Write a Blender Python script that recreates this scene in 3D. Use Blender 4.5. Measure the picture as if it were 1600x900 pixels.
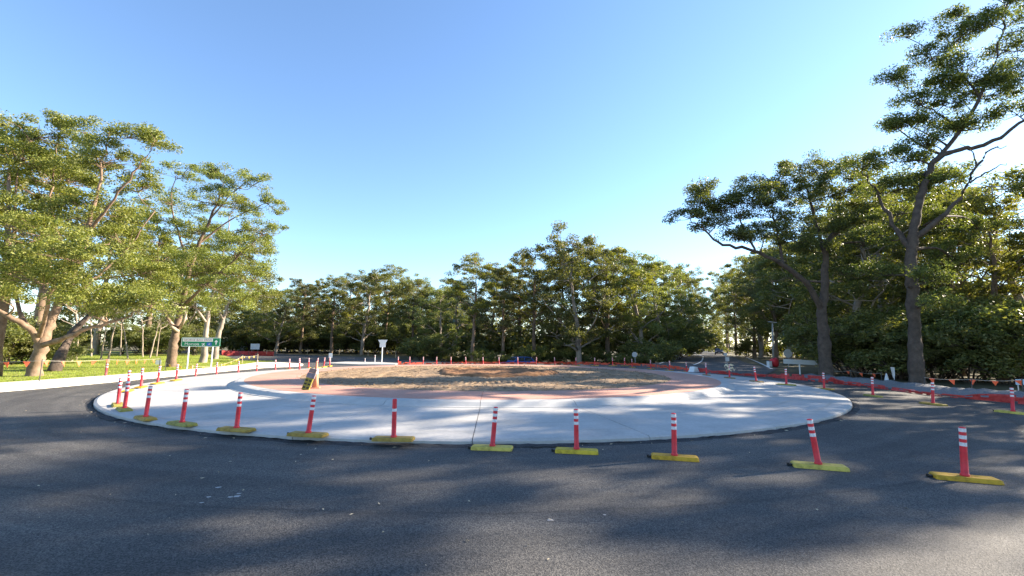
import bpy, bmesh, math, random
import numpy as np
from mathutils import Vector, Matrix

for o in list(bpy.data.objects):
    bpy.data.objects.remove(o)
S = bpy.context.scene
COL = S.collection
R = math.radians

# ------------------------------------------------------------------ camera
F, YH, CH, ROLL = 700.0, 538.0, 1.87, R(0.5)          # focal length (px of 1600), horizon row, eye height, roll
PITCH = math.atan((YH - 450) / F)
cam = bpy.data.objects.new('camera', bpy.data.cameras.new('camera'))
COL.objects.link(cam)
cam.data.sensor_width = 36
cam.data.lens = 36 * F / 1600
cam.data.clip_start, cam.data.clip_end = 0.05, 3000
_up = Vector((0, -math.sin(PITCH), math.cos(PITCH)))
_fw = Vector((0, math.cos(PITCH), math.sin(PITCH)))
_ax = Vector((math.cos(ROLL), 0, 0)) + math.sin(ROLL) * _up
_ay = Vector((-math.sin(ROLL), 0, 0)) + math.cos(ROLL) * _up
cam.matrix_world = Matrix(((_ax.x, _ay.x, -_fw.x, 0), (_ax.y, _ay.y, -_fw.y, 0), (_ax.z, _ay.z, -_fw.z, CH), (0, 0, 0, 1)))
S.camera = cam

# ------------------------------------------------------------------ sky, sun, exposure
SUN_AZ, SUN_EL = R(70.5), R(25.0)                      # azimuth clockwise from +Y (view direction)
W = bpy.data.worlds.new('World'); S.world = W; W.use_nodes = True
nt = W.node_tree
sky = nt.nodes.new('ShaderNodeTexSky'); sky.sky_type = 'NISHITA'; sky.sun_disc = False
sky.sun_elevation = SUN_EL; sky.sun_rotation = SUN_AZ
sky.air_density = 1.0; sky.dust_density = 0.15; sky.ozone_density = 3.8
bg = nt.nodes['Background']; bg.inputs['Strength'].default_value = 0.088
nt.links.new(sky.outputs[0], bg.inputs['Color'])
sl = bpy.data.lights.new('sun', 'SUN'); sl.energy = 5.0; sl.angle = R(0.53); sl.color = (1.0, 0.87, 0.70)
sun = bpy.data.objects.new('sun', sl); COL.objects.link(sun)
sd = Vector((math.sin(SUN_AZ) * math.cos(SUN_EL), math.cos(SUN_AZ) * math.cos(SUN_EL), math.sin(SUN_EL)))
sun.rotation_euler = sd.to_track_quat('Z', 'Y').to_euler(); sun.location = sd * 80
S.view_settings.view_transform = 'Standard'; S.view_settings.look = 'None'
S.view_settings.gamma = 1.0; S.view_settings.use_curve_mapping = False
S.view_settings.exposure = 2.0
S.render.engine = 'CYCLES'
S.cycles.max_bounces = 6; S.cycles.transparent_max_bounces = 6

# ------------------------------------------------------------------ helpers
def ray(x, y):
    x0, y0 = x - 800, 450 - y
    c, s = math.cos(ROLL), math.sin(ROLL)
    u = (x0 * c - y0 * s) / F; v = (x0 * s + y0 * c) / F
    return u, math.cos(PITCH) - v * math.sin(PITCH), math.sin(PITCH) + v * math.cos(PITCH)
def G(x, y, z=0.0):
    "survey: where a sight line meets the level z"
    u, f, w = ray(x, y); t = (CH - z) / (-w)
    return Vector((u * t, f * t, z))
def P(x, y, Y):
    "survey: the point of a sight line at distance Y"
    u, f, w = ray(x, y); t = Y / f
    return Vector((u * t, Y, CH + w * t))

def link(o, parent=None):
    COL.objects.link(o)
    if parent is not None: o.parent = parent
    return o
def tag(o, label=None, cat=None, group=None, kind=None):
    if label: o['label'] = label
    if cat: o['category'] = cat
    if group: o['group'] = group
    if kind: o['kind'] = kind
    return o
def empty(name, loc=(0, 0, 0), rz=0.0):
    o = bpy.data.objects.new(name, None); o.empty_display_size = 0.2
    o.location = loc; o.rotation_euler = (0, 0, rz)
    return link(o)
def obj(name, me, mat=None, parent=None, loc=None):
    if mat is not None and not me.materials: me.materials.append(mat)
    o = bpy.data.objects.new(name, me); link(o, parent)
    if loc is not None: o.location = loc
    return o
def copy_tree(o, parent=None):
    c = o.copy(); link(c)
    c.parent = parent
    for ch in o.children: copy_tree(ch, c)
    return c
def np_mesh(name, V, Fq, smooth=False):
    "mesh from an N x 3 array and an M x k face array"
    V = np.asarray(V, dtype=np.float32); Fq = np.asarray(Fq, dtype=np.int32)
    m = bpy.data.meshes.new(name); n, k = Fq.shape
    m.vertices.add(len(V)); m.vertices.foreach_set('co', V.ravel())
    m.loops.add(n * k); m.loops.foreach_set('vertex_index', Fq.ravel())
    m.polygons.add(n); m.polygons.foreach_set('loop_start', np.arange(0, n * k, k, dtype=np.int32))
    m.polygons.foreach_set('loop_total', np.full(n, k, dtype=np.int32))
    if smooth: m.polygons.foreach_set('use_smooth', np.ones(n, dtype=bool))
    m.update(calc_edges=True); m.validate()
    return m
class MB:
    "collects shapes into one mesh"
    def __init__(s): s.v = []; s.f = []
    def add(s, v, f):
        n = len(s.v); s.v += [tuple(p) for p in v]; s.f += [tuple(i + n for i in q) for q in f]; return s
    def box(s, a, b, M=None):
        x0, y0, z0 = a; x1, y1, z1 = b
        v = [Vector(p) for p in ((x0,y0,z0),(x1,y0,z0),(x1,y1,z0),(x0,y1,z0),(x0,y0,z1),(x1,y0,z1),(x1,y1,z1),(x0,y1,z1))]
        if M is not None: v = [M @ p for p in v]
        return s.add(v, [(0,3,2,1),(4,5,6,7),(0,1,5,4),(1,2,6,5),(2,3,7,6),(3,0,4,7)])
    def prism(s, poly, y0, y1, M=None):
        "polygon in x,z extruded along y"
        n = len(poly)
        v = [Vector((x, y0, z)) for x, z in poly] + [Vector((x, y1, z)) for x, z in poly]
        if M is not None: v = [M @ p for p in v]
        f = [tuple(range(n)), tuple(range(2 * n - 1, n - 1, -1))]
        f += [(i, n + i, n + (i + 1) % n, (i + 1) % n) for i in range(n)]
        return s.add(v, f)
    def tube(s, pts, rad, k=8, cap=True):
        pts = [Vector(p) for p in pts]
        if not hasattr(rad, '__len__'): rad = [rad] * len(pts)
        v = []; f = []
        for i, p in enumerate(pts):
            d = (pts[min(i + 1, len(pts) - 1)] - pts[max(i - 1, 0)]).normalized()
            a = d.orthogonal() if abs(d.z) < .95 else Vector((1, 0, 0))
            a = (a - d * a.dot(d)).normalized(); b = d.cross(a)
            for j in range(k):
                t = 2 * math.pi * j / k
                v.append(p + (a * math.cos(t) + b * math.sin(t)) * rad[i])
        for i in range(len(pts) - 1):
            for j in range(k):
                f.append((i * k + j, i * k + (j + 1) % k, (i + 1) * k + (j + 1) % k, (i + 1) * k + j))
        if cap:
            f.append(tuple(range(k - 1, -1, -1))); f.append(tuple(range((len(pts) - 1) * k, len(pts) * k)))
        return s.add(v, f)
    def mesh(s, name, bevel=0, smooth=False):
        m = bpy.data.meshes.new(name); m.from_pydata(s.v, [], s.f)
        bm = bmesh.new(); bm.from_mesh(m)
        bmesh.ops.recalc_face_normals(bm, faces=bm.faces)
        if bevel:
            bmesh.ops.bevel(bm, geom=[e for e in bm.edges if e.is_manifold and e.calc_face_angle(0) > .5], offset=bevel, segments=2, affect='EDGES', profile=.6)
        if smooth:
            for f in bm.faces: f.smooth = True
        bm.to_mesh(m); bm.free(); m.update()
        return m
    def build(s, name, mat, parent=None, bevel=0, smooth=False, loc=None):
        return obj(name, s.mesh(name, bevel, smooth), mat, parent, loc)

# ------------------------------------------------------------------ materials
MATS = {}
def mat(name, col, rough=.7, col2=None, scale=5.0, bump=0.0, bscale=40.0, metal=0.0, spec=.3, detail=6, objcol=False, mid=.5, coord='Object', emit=None):
    m = bpy.data.materials.new(name); m.use_nodes = True; MATS[name] = m
    t = m.node_tree; N = t.nodes; L = t.links; b = N['Principled BSDF']
    b.inputs['Roughness'].default_value = rough; b.inputs['Metallic'].default_value = metal
    b.inputs['Specular IOR Level'].default_value = spec
    b.inputs['Base Color'].default_value = (*col, 1)
    tc = N.new('ShaderNodeTexCoord')
    if col2 is not None:
        n = N.new('ShaderNodeTexNoise'); n.inputs['Scale'].default_value = scale; n.inputs['Detail'].default_value = detail
        n.inputs['Roughness'].default_value = .65
        L.new(tc.outputs[coord], n.inputs['Vector'])
        r = N.new('ShaderNodeValToRGB'); r.color_ramp.elements[0].position = mid - .17; r.color_ramp.elements[1].position = mid + .17
        r.color_ramp.elements[0].color = (*col, 1); r.color_ramp.elements[1].color = (*col2, 1)
        L.new(n.outputs['Fac'], r.inputs[0]); src = r.outputs[0]
        if objcol:
            oi = N.new('ShaderNodeObjectInfo'); mx = N.new('ShaderNodeMix'); mx.data_type = 'RGBA'; mx.blend_type = 'MULTIPLY'
            mx.inputs[0].default_value = 1; L.new(src, mx.inputs[6]); L.new(oi.outputs['Color'], mx.inputs[7]); src = mx.outputs[2]
        L.new(src, b.inputs['Base Color'])
    if bump:
        n2 = N.new('ShaderNodeTexNoise'); n2.inputs['Scale'].default_value = bscale; n2.inputs['Detail'].default_value = 4
        L.new(tc.outputs[coord], n2.inputs['Vector'])
        bp = N.new('ShaderNodeBump'); bp.inputs['Strength'].default_value = bump; bp.inputs['Distance'].default_value = .02
        L.new(n2.outputs['Fac'], bp.inputs['Height']); L.new(bp.outputs[0], b.inputs['Normal'])
    if emit:
        b.inputs['Emission Color'].default_value = (*col, 1); b.inputs['Emission Strength'].default_value = emit
    return m

def polar_noise(N, L, cx, cy, kr, ka, detail=4):
    "noise drawn out along circles about the roundabout centre"
    g = N.new('ShaderNodeNewGeometry'); sub = N.new('ShaderNodeVectorMath'); sub.operation = 'SUBTRACT'; sub.inputs[1].default_value = (cx, cy, 0)
    L.new(g.outputs['Position'], sub.inputs[0]); sp = N.new('ShaderNodeSeparateXYZ'); L.new(sub.outputs[0], sp.inputs[0])
    flat = N.new('ShaderNodeCombineXYZ'); L.new(sp.outputs[0], flat.inputs[0]); L.new(sp.outputs[1], flat.inputs[1])
    ln = N.new('ShaderNodeVectorMath'); ln.operation = 'LENGTH'; L.new(flat.outputs[0], ln.inputs[0])
    at = N.new('ShaderNodeMath'); at.operation = 'ARCTAN2'; L.new(sp.outputs[1], at.inputs[0]); L.new(sp.outputs[0], at.inputs[1])
    m1 = N.new('ShaderNodeMath'); m1.operation = 'MULTIPLY'; m1.inputs[1].default_value = kr; L.new(ln.outputs['Value'], m1.inputs[0])
    m2 = N.new('ShaderNodeMath'); m2.operation = 'MULTIPLY'; m2.inputs[1].default_value = ka; L.new(at.outputs[0], m2.inputs[0])
    c = N.new('ShaderNodeCombineXYZ'); L.new(m1.outputs[0], c.inputs[0]); L.new(m2.outputs[0], c.inputs[1])
    n = N.new('ShaderNodeTexNoise'); n.inputs['Scale'].default_value = 1.0; n.inputs['Detail'].default_value = detail; L.new(c.outputs[0], n.inputs['Vector'])
    return n.outputs['Fac'], ln.outputs['Value']
def node_tools(m):
    t = m.node_tree; N = t.nodes; L = t.links; tc = N.new('ShaderNodeTexCoord')
    geo = N.new('ShaderNodeNewGeometry')
    def noise(sc, det=4, ro=.6):
        n = N.new('ShaderNodeTexNoise'); n.inputs['Scale'].default_value = sc; n.inputs['Detail'].default_value = det
        n.inputs['Roughness'].default_value = ro; L.new(geo.outputs['Position'], n.inputs['Vector']); return n.outputs['Fac']
    def ramp(fac, p0, c0, p1, c1):
        r = N.new('ShaderNodeValToRGB'); e = r.color_ramp.elements
        e[0].position, e[1].position = p0, p1; e[0].color = (*c0, 1); e[1].color = (*c1, 1)
        L.new(fac, r.inputs[0]); return r.outputs[0]
    def mix(a, bb, fac, mode='MIX'):
        x = N.new('ShaderNodeMix'); x.data_type = 'RGBA'; x.blend_type = mode
        if isinstance(fac, float): x.inputs[0].default_value = fac
        else: L.new(fac, x.inputs[0])
        for i, q in ((6, a), (7, bb)):
            if isinstance(q, tuple): x.inputs[i].default_value = (*q, 1)
            else: L.new(q, x.inputs[i])
        return x.outputs[2]
    return N, L, geo, noise, ramp, mix
def asphalt_mat():
    m = bpy.data.materials.new('asphalt'); m.use_nodes = True; b = m.node_tree.nodes['Principled BSDF']
    b.inputs['Roughness'].default_value = .8; b.inputs['Specular IOR Level'].default_value = .4
    N, L, geo, noise, ramp, mix = node_tools(m)
    stones = N.new('ShaderNodeTexVoronoi'); stones.inputs['Scale'].default_value = 95; L.new(geo.outputs['Position'], stones.inputs['Vector'])
    sep = N.new('ShaderNodeSeparateColor'); L.new(stones.outputs['Color'], sep.inputs[0])
    agg = ramp(sep.outputs[0], .2, (.030, .030, .031), .98, (.14, .133, .122))
    c = mix(agg, ramp(noise(.35, 6, .7), .36, (.74, .74, .76), .66, (1.2, 1.18, 1.15)), 1.0, 'MULTIPLY')
    pn, rad = polar_noise(N, L, -1.16, 23.64, 2.2, 3.0)
    c = mix(c, ramp(pn, .40, (.72, .72, .73), .62, (1.12, 1.11, 1.1)), .8, 'MULTIPLY')          # wheel polish and roller lanes
    wob = N.new('ShaderNodeMath'); wob.operation = 'MULTIPLY_ADD'; wob.inputs[1].default_value = .35; L.new(noise(.8, 5), wob.inputs[0]); L.new(rad, wob.inputs[2])
    for rs_ in (18.55, 22.1):                                                                   # paving joints
        d = N.new('ShaderNodeMath'); d.operation = 'SUBTRACT'; d.inputs[1].default_value = rs_; L.new(wob.outputs[0], d.inputs[0])
        a = N.new('ShaderNodeMath'); a.operation = 'ABSOLUTE'; L.new(d.outputs[0], a.inputs[0])
        c = mix(c, ramp(a.outputs[0], .008, (.72, .72, .73), .05, (1, 1, 1)), 1.0, 'MULTIPLY')
    c = mix(c, (.25, .215, .165), ramp(noise(1.7, 9, .78), .60, (0, 0, 0), .82, (.45, .45, .45)))   # tracked dust
    pn2, _ = polar_noise(N, L, 2.0, 30.0, 9.0, 2.0, 6)
    c = mix(c, (.24, .22, .19), ramp(pn2, .66, (0, 0, 0), .78, (.3, .3, .3)))
    L.new(c, b.inputs['Base Color'])
    bp = N.new('ShaderNodeBump'); bp.inputs['Strength'].default_value = .5; bp.inputs['Distance'].default_value = .006
    L.new(stones.outputs['Distance'], bp.inputs['Height']); L.new(bp.outputs[0], b.inputs['Normal'])
    return m
def concrete_mat(name, base, light, stain):
    m = bpy.data.materials.new(name); m.use_nodes = True; b = m.node_tree.nodes['Principled BSDF']
    b.inputs['Roughness'].default_value = .82; b.inputs['Specular IOR Level'].default_value = .3
    N, L, geo, noise, ramp, mix = node_tools(m)
    c = ramp(noise(.7, 8, .7), .34, base, .66, light)
    c = mix(c, ramp(noise(14, 6, .7), .3, (.86, .86, .86), .7, (1.06, 1.06, 1.06)), 1.0, 'MULTIPLY')
    pn, _ = polar_noise(N, L, -1.16, 23.64, 5.0, 3.0, 5)
    c = mix(c, stain, ramp(pn, .56, (0, 0, 0), .78, (.42, .42, .42)))                            # tyre scuffs and washed soil
    c = mix(c, stain, ramp(noise(2.6, 9, .8), .62, (0, 0, 0), .80, (.55, .55, .55)))
    L.new(c, b.inputs['Base Color'])
    fine, _ = polar_noise(N, L, -1.16, 23.64, 4.0, 900.0, 2)                                     # broom finish
    bp = N.new('ShaderNodeBump'); bp.inputs['Strength'].default_value = .25; bp.inputs['Distance'].default_value = .004
    L.new(fine, bp.inputs['Height']); L.new(bp.outputs[0], b.inputs['Normal'])
    return m

def leaf_mat(name, c0, c1, trans=.35):
    m = bpy.data.materials.new(name); m.use_nodes = True
    t = m.node_tree; N = t.nodes; L = t.links
    for n in list(N): N.remove(n)
    out = N.new('ShaderNodeOutputMaterial'); geo = N.new('ShaderNodeNewGeometry'); oi = N.new('ShaderNodeObjectInfo')
    r = N.new('ShaderNodeValToRGB'); e = r.color_ramp.elements
    e[0].color = (*c0, 1); e[1].color = (*c1, 1); e[0].position = .1; e[1].position = .95
    L.new(geo.outputs['Random Per Island'], r.inputs[0])
    h = N.new('ShaderNodeHueSaturation')
    mr = N.new('ShaderNodeMapRange'); mr.inputs[3].default_value = .75; mr.inputs[4].default_value = 1.25
    L.new(oi.outputs['Random'], mr.inputs[0]); L.new(mr.outputs[0], h.inputs['Value'])
    mh = N.new('ShaderNodeMapRange'); mh.inputs[3].default_value = .485; mh.inputs[4].default_value = .515
    L.new(oi.outputs['Random'], mh.inputs[0]); L.new(mh.outputs[0], h.inputs['Hue'])
    L.new(r.outputs[0], h.inputs['Color'])
    d = N.new('ShaderNodeBsdfPrincipled'); d.inputs['Roughness'].default_value = .5; d.inputs['Specular IOR Level'].default_value = .35
    tr = N.new('ShaderNodeBsdfTranslucent'); mx = N.new('ShaderNodeMixShader'); mx.inputs[0].default_value = trans
    g = N.new('ShaderNodeMix'); g.data_type = 'RGBA'; g.blend_type = 'MULTIPLY'; g.inputs[0].default_value = 1; g.inputs[7].default_value = (1.5, 1.5, .55, 1)
    L.new(h.outputs[0], g.inputs[6]); L.new(g.outputs[2], tr.inputs[0])
    L.new(h.outputs[0], d.inputs['Base Color']); L.new(d.outputs[0], mx.inputs[1]); L.new(tr.outputs[0], mx.inputs[2])
    L.new(mx.outputs[0], out.inputs[0])
    return m

ASPH = asphalt_mat()
CONC = concrete_mat('concrete', (.37, .36, .34), (.48, .465, .44), (.26, .235, .19))
KERBC = mat('kerb_concrete', (.36, .355, .34), .8, (.46, .45, .43), 2.0, .2, 50)
PINK = concrete_mat('pink_concrete', (.43, .22, .16), (.54, .30, .225), (.36, .235, .165))
PATHC = mat('path_concrete', (.60, .55, .46), .85, (.70, .65, .56), .8, .15, 40)
JOINT = mat('joint_filler', (.09, .085, .08), .9)
DIRT = mat('dirt', (.155, .10, .06), .95, (.36, .255, .155), 3.0, .7, 25, detail=10)
MULCH = mat('garden_soil', (.13, .062, .028), .95, (.30, .155, .072), 4.0, .6, 20, detail=10)
GROUND = mat('forest_floor', (.075, .065, .035), .95, (.14, .12, .06), .6, .4, 8, detail=10)
TURF = mat('turf', (.13, .19, .022), .95, (.30, .27, .07), .9, .4, 20, detail=9)
GRASS = leaf_mat('grass_blade', (.20, .26, .035), (.30, .34, .06), .4)
GRAVEL = mat('gravel', (.13, .135, .14), .9, (.24, .24, .24), 30, .8, 40)
BARK = mat('bark', (.10, .07, .05), .95, (.22, .155, .105), 3.5, .9, 14, detail=9)
BARKP = mat('pale_bark', (.13, .085, .055), .9, (.30, .21, .145), 2.5, .6, 12, detail=9)
BARKD = mat('dark_bark', (.05, .038, .03), .95, (.12, .09, .07), 3.5, .9, 14, detail=9)
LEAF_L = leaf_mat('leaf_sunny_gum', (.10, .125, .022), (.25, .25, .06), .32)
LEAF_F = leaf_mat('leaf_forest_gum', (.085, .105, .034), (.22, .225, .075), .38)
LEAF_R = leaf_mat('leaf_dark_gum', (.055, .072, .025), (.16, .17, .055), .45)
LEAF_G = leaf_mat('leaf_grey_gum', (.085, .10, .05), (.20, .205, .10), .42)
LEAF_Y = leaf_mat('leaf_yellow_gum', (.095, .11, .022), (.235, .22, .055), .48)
LEAF_S = leaf_mat('leaf_shrub', (.06, .085, .02), (.15, .17, .05), .35)
RED = mat('red_plastic', (.36, .03, .035), .5, (.66, .03, .042), 11.0, .1, 60, spec=.4, mid=.36, detail=10)
BAND = mat('reflective_white', (.42, .36, .36), .4, (.74, .73, .74), 22, mid=.38, detail=8)
YEL = mat('rubber_base', (.30, .29, .28), .7, (1, 1, 1), 9.0, .4, 50, objcol=True, mid=.40, detail=10)
BLACK = mat('black_rubber', (.02, .02, .02), .6)
MESHR = mat('barrier_mesh', (.34, .022, .024), .55, (.60, .075, .06), 7)
MESHO = mat('orange_mesh', (.62, .06, .03), .6, (.75, .12, .05), 5)
FLAGM = mat('orange_flag', (.75, .10, .04), .6, (.80, .16, .07), 9)
FLAGY = mat('yellow_flag', (.80, .42, .04), .6, (.85, .5, .08), 9)
ROPE = mat('white_cord', (.5, .46, .4), .7)
WOODS = mat('timber_stake', (.42, .32, .2), .9, (.55, .44, .3), 8)
STEEL = mat('galvanised_steel', (.42, .43, .44), .45, (.55, .56, .57), 12, metal=.6)
DKSTEEL = mat('dark_steel', (.06, .06, .06), .6)
WHITE = mat('white_paint', (.76, .76, .75), .5, (.82, .82, .81), 3)
SIGNBK = mat('sign_back', (.50, .52, .54), .45, (.60, .61, .62), 4, metal=.3)
GREEN = mat('sign_green', (.005, .20, .085), .4, (.006, .23, .10), 3)
BLUE = mat('sign_blue', (.02, .12, .42), .4)
GREYT = mat('sign_text_brown', (.16, .09, .07), .5)
ORANGE = mat('cone_orange', (.50, .20, .11), .6, (.60, .29, .18), 6)
OLIVE = mat('dirty_yellow', (.17, .155, .025), .8, (.30, .26, .05), 9)
PAINTL = mat('road_paint', (.62, .61, .58), .7, (.78, .77, .74), 6)
GLASS = mat('car_glass', (.02, .025, .03), .08, spec=.8)
TYRE = mat('tyre', (.015, .015, .015), .8)
LITTER = mat('dry_leaf', (.42, .33, .2), .8, (.6, .52, .38), 6)
PAINTD = mat('concrete_spill', (.34, .33, .31), .9, (.44, .42, .4), 20)
BARKW = mat('white_bark', (.20, .16, .125), .85, (.40, .34, .28), 1.6, .5, 10, detail=8)
BARED = mat('dead_wood', (.24, .19, .14), .9, (.40, .33, .26), 3)

# ------------------------------------------------------------------ ground and roads
C0 = Vector((-1.16, 23.64, 0)); RA = 15.04
def sst(a, b, x):
    t = min(1, max(0, (x - a) / (b - a))); return t * t * (3 - 2 * t)
def ground_h(x, y):
    d = -1.33 * sst(43.8, 53, y) * sst(-15, -7, x) * (1 - sst(12, 17, x - (y - 45) * .40))
    return d
def grid_sheet(name, m, xs, ys, z, zf=None):
    nx, ny = len(xs), len(ys)
    V = [(x, y, z + (zf(x, y) if zf else 0)) for y in ys for x in xs]
    Fq = [(j * nx + i, j * nx + i + 1, (j + 1) * nx + i + 1, (j + 1) * nx + i) for j in range(ny - 1) for i in range(nx - 1)]
    return obj(name, np_mesh(name, V, Fq, True), m)
xs = sorted(set([-1500, -700, -300, -150, -100] + list(np.arange(-80, 121, 2.5)) + [150, 200, 300, 700, 1500]))
ys = sorted(set([-300, -100, -50] + list(np.arange(-30, 121, 2.5)) + [150, 200, 260, 350, 500, 900, 1800]))
tag(grid_sheet('ground', GROUND, xs, ys, -.03, ground_h), kind='structure')

def poly_sheet(name, m, pts, z, thick=0.0):
    bm = bmesh.new()
    vs = [bm.verts.new((p[0], p[1], z)) for p in pts]
    f = bm.faces.new(vs); f.normal_update()
    if f.normal.z < 0: f.normal_flip()
    if thick:
        r = bmesh.ops.extrude_face_region(bm, geom=[f])
        for v in r['geom']:
            if isinstance(v, bmesh.types.BMVert): v.co.z -= thick
        bmesh.ops.recalc_face_normals(bm, faces=bm.faces)
    bmesh.ops.triangulate(bm, faces=bm.faces)
    me = bpy.data.meshes.new(name); bm.to_mesh(me); bm.free()
    return obj(name, me, m)
def smooth2(pts, n=6):
    "Catmull-Rom through 2D or 3D points"
    p = [Vector(q) for q in pts]; out = []
    for i in range(len(p) - 1):
        a, b, c, d = p[max(i - 1, 0)], p[i], p[i + 1], p[min(i + 2, len(p) - 1)]
        for k in range(n):
            t = k / n
            out.append(.5 * ((2 * b) + (c - a) * t + (2 * a - 5 * b + 4 * c - d) * t * t + (3 * b - a - 3 * c + d) * t ** 3))
    out.append(p[-1]); return out
path_road = smooth2([(-24.5, -6), (-20.8, 7), (-18.5, 16.3), (-18.2, 22), (-18.25, 29), (-18.1, 33.2), (-16.9, 35.4), (-17.6, 38.2), (-21, 40.6)])
path_grass = smooth2([(-28, -6), (-24, 8), (-21.4, 18), (-20.7, 25), (-20.8, 31), (-21.4, 36), (-22.4, 40.0)])
barrier_px = [(1081, 580), (1130, 584.5), (1180, 588), (1240, 593), (1350, 604.5), (1460, 618.5), (1600, 632)]
barrier = [G(*q) for q in barrier_px] + [Vector((17.4, 10.5, 0)), Vector((19.5, 5, 0)), Vector((24, -6, 0))]
edge_r = [Vector((b.x + .9, b.y + .6, 0)) for b in barrier]
asph = [tuple(p) for p in path_road] + [(-26, 43.5), (-37, 58), (-61, 86), (-53, 91), (-30, 67), (-14, 57), (-12, 47.5), (-4, 45.3), (5, 44.8), (12.5, 44.6), (16.1, 49.6), (24.4, 69), (60, 155), (104, 262), (113, 258), (69.5, 152), (36.5, 74), (29, 57), (24.4, 45.5), (22.6, 38.5)]
asph += [(e.x, e.y) for e in edge_r if e.y < 30] + [(24, -30), (-34, -30)]
tag(poly_sheet('asphalt_road', ASPH, asph, 0.0), kind='structure')
kp = [tuple(p) for p in path_road] + [tuple(p) for p in reversed(path_grass)]
tag(poly_sheet('concrete_path', PATHC, kp, .11, .16), kind='structure')
# pale concrete splitter strip behind the ring, far left
sp = [G(505, 569.0), G(540, 566.6), G(590, 567.2), G(622, 569.0), G(618, 571.2), G(560, 571.0)]
tag(poly_sheet('splitter_island', CONC, [(p.x, p.y) for p in sp], .10, .14), kind='structure')
# turf verge on the left
turf = [tuple(p) for p in path_grass] + [(-27, 45.2), (-38, 60), (-58, 84), (-110, 72), (-110, -6)]
tag(poly_sheet('grass_verge', TURF, turf, .07, .1), kind='structure')
# low road behind the island where the blue car is
lo = [(-12, 50.2), (0, 52.3), (14, 52.6), (17, 57.4), (0, 58.0), (-14, 56)]
bm = MB(); bm.add([(x, y, ground_h(x, y) - .018) for x, y in lo], [tuple(range(len(lo)))])
tag(bm.build('lower_road', ASPH), kind='structure')

def line_strip(name, pts, w, z, m, zf=None):
    pts = [Vector((p[0], p[1], 0)) for p in pts]; V = []; Fq = []
    for i, p in enumerate(pts):
        d = (pts[min(i + 1, len(pts) - 1)] - pts[max(i - 1, 0)]).normalized(); n = Vector((-d.y, d.x, 0)) * w / 2
        V += [tuple(p + n + Vector((0, 0, z))), tuple(p - n + Vector((0, 0, z)))]
    for i in range(len(pts) - 1): Fq.append((2 * i, 2 * i + 1, 2 * i + 3, 2 * i + 2))
    return obj(name, np_mesh(name, V, Fq), m)
def pxl(l): return [G(*q) for q in l]
for nm, pts, w in (('road_marking', smooth2(pxl([(1084, 570), (1092, 567), (1097, 563), (1099, 557)])) + [Vector((48, 118, 0)), Vector((101, 248, 0))], .2),
                   ('road_marking', smooth2(pxl([(1206, 576.5), (1186, 566.6), (1164, 557.5)])) + [Vector((65, 148, 0)), Vector((109, 258, 0))], .2),
                   ('road_marking', smooth2(pxl([(1030, 568), (1064, 558.5)])) + [Vector((61, 156, 0))], .18)):
    tag(line_strip(nm, pts, w, .005, PAINTL), kind='structure')

# ------------------------------------------------------------------ roundabout: apron slabs, kerb, pink ring, dirt
NS = 27; DA = 2 * math.pi / NS; A0 = R(-88.3)
def ring_section(name, prof, gap, rng=None, nsub=8):
    "profile (r,z) swept through one joint-to-joint sector"
    n = len(prof); V = []; Fq = []
    for k in range(nsub + 1):
        for r, z in prof:
            a0 = gap / 2 / r; a = a0 + (DA - 2 * a0) * k / nsub
            V.append((r * math.cos(a), r * math.sin(a), z))
    for k in range(nsub):
        for i in range(n - 1): Fq.append((k * n + i, (k + 1) * n + i, (k + 1) * n + i + 1, k * n + i + 1))
    me = bpy.data.meshes.new(name); me.from_pydata(V, [], Fq + [tuple(range(n)), tuple(range(nsub * n + n - 1, nsub * n - 1, -1))])
    b = bmesh.new(); b.from_mesh(me); bmesh.ops.recalc_face_normals(b, faces=b.faces)
    up = sum(f.normal.z * f.calc_area() for f in b.faces)
    if up < 0: bmesh.ops.reverse_faces(b, faces=b.faces)
    b.to_mesh(me); b.free(); return me
def full_ring(name, prof, m, n=160, jit=None):
    k = len(prof); V = []; Fq = []
    for i in range(n):
        a = 2 * math.pi * i / n
        for j, (r, z) in enumerate(prof):
            rr, zz = (r, z) if jit is None else jit(i, j, r, z)
            V.append((rr * math.cos(a), rr * math.sin(a), zz))
    for i in range(n):
        for j in range(k - 1):
            i2 = (i + 1) % n; Fq.append((i * k + j, i * k + j + 1, i2 * k + j + 1, i2 * k + j))
    o = obj(name, np_mesh(name, V, Fq, False), m); o.location = C0; return o
apron = tag(full_ring('concrete_apron', [(8.8, .30), (10.8, .29), (11.2, .17), (14.8, .06), (14.98, .0)], JOINT), kind='structure')
slab_me = ring_section('slab', [(11.50, .15), (11.50, .195), (14.80, .112), (14.97, .104), (15.04, .075), (15.045, -.03), (14.6, -.03)], .016, nsub=10)
kerb_me = ring_section('kerb_stone', [(10.95, .2), (10.95, .345), (11.15, .34), (11.26, .32), (11.42, .225), (11.496, .205), (11.496, .15)], .012)
pink_me = ring_section('pink_slab', [(8.90, .25), (8.90, .362), (10.945, .346), (10.945, .25)], .012)
for k in range(NS):
    for nm, me, mm in (('slab', slab_me, CONC), ('kerb_stone', kerb_me, KERBC), ('pink_slab', pink_me, PINK)):
        o = obj(nm, me, mm, apron); o.rotation_euler = (0, 0, A0 + k * DA)
rg = random.Random(4)
jr = [rg.uniform(-1, 1) for _ in range(640)]
def ej(i, j, r, z):
    if j == 2: return r + .07 * jr[i] + .11 * jr[i // 9], z + .012 * jr[(i * 3) % 640]
    if j == 1: return r, z + .02 * abs(jr[(i * 5) % 640])
    return r, z
ASPHD = mat('fresh_asphalt', (.022, .022, .024), .9, (.06, .06, .062), 30, .8, 60)
tag(full_ring('asphalt_edge', [(15.06, .0), (15.08, .022), (15.15, .014), (15.24, -.002)], ASPHD, 640, ej), kind='structure')

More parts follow.
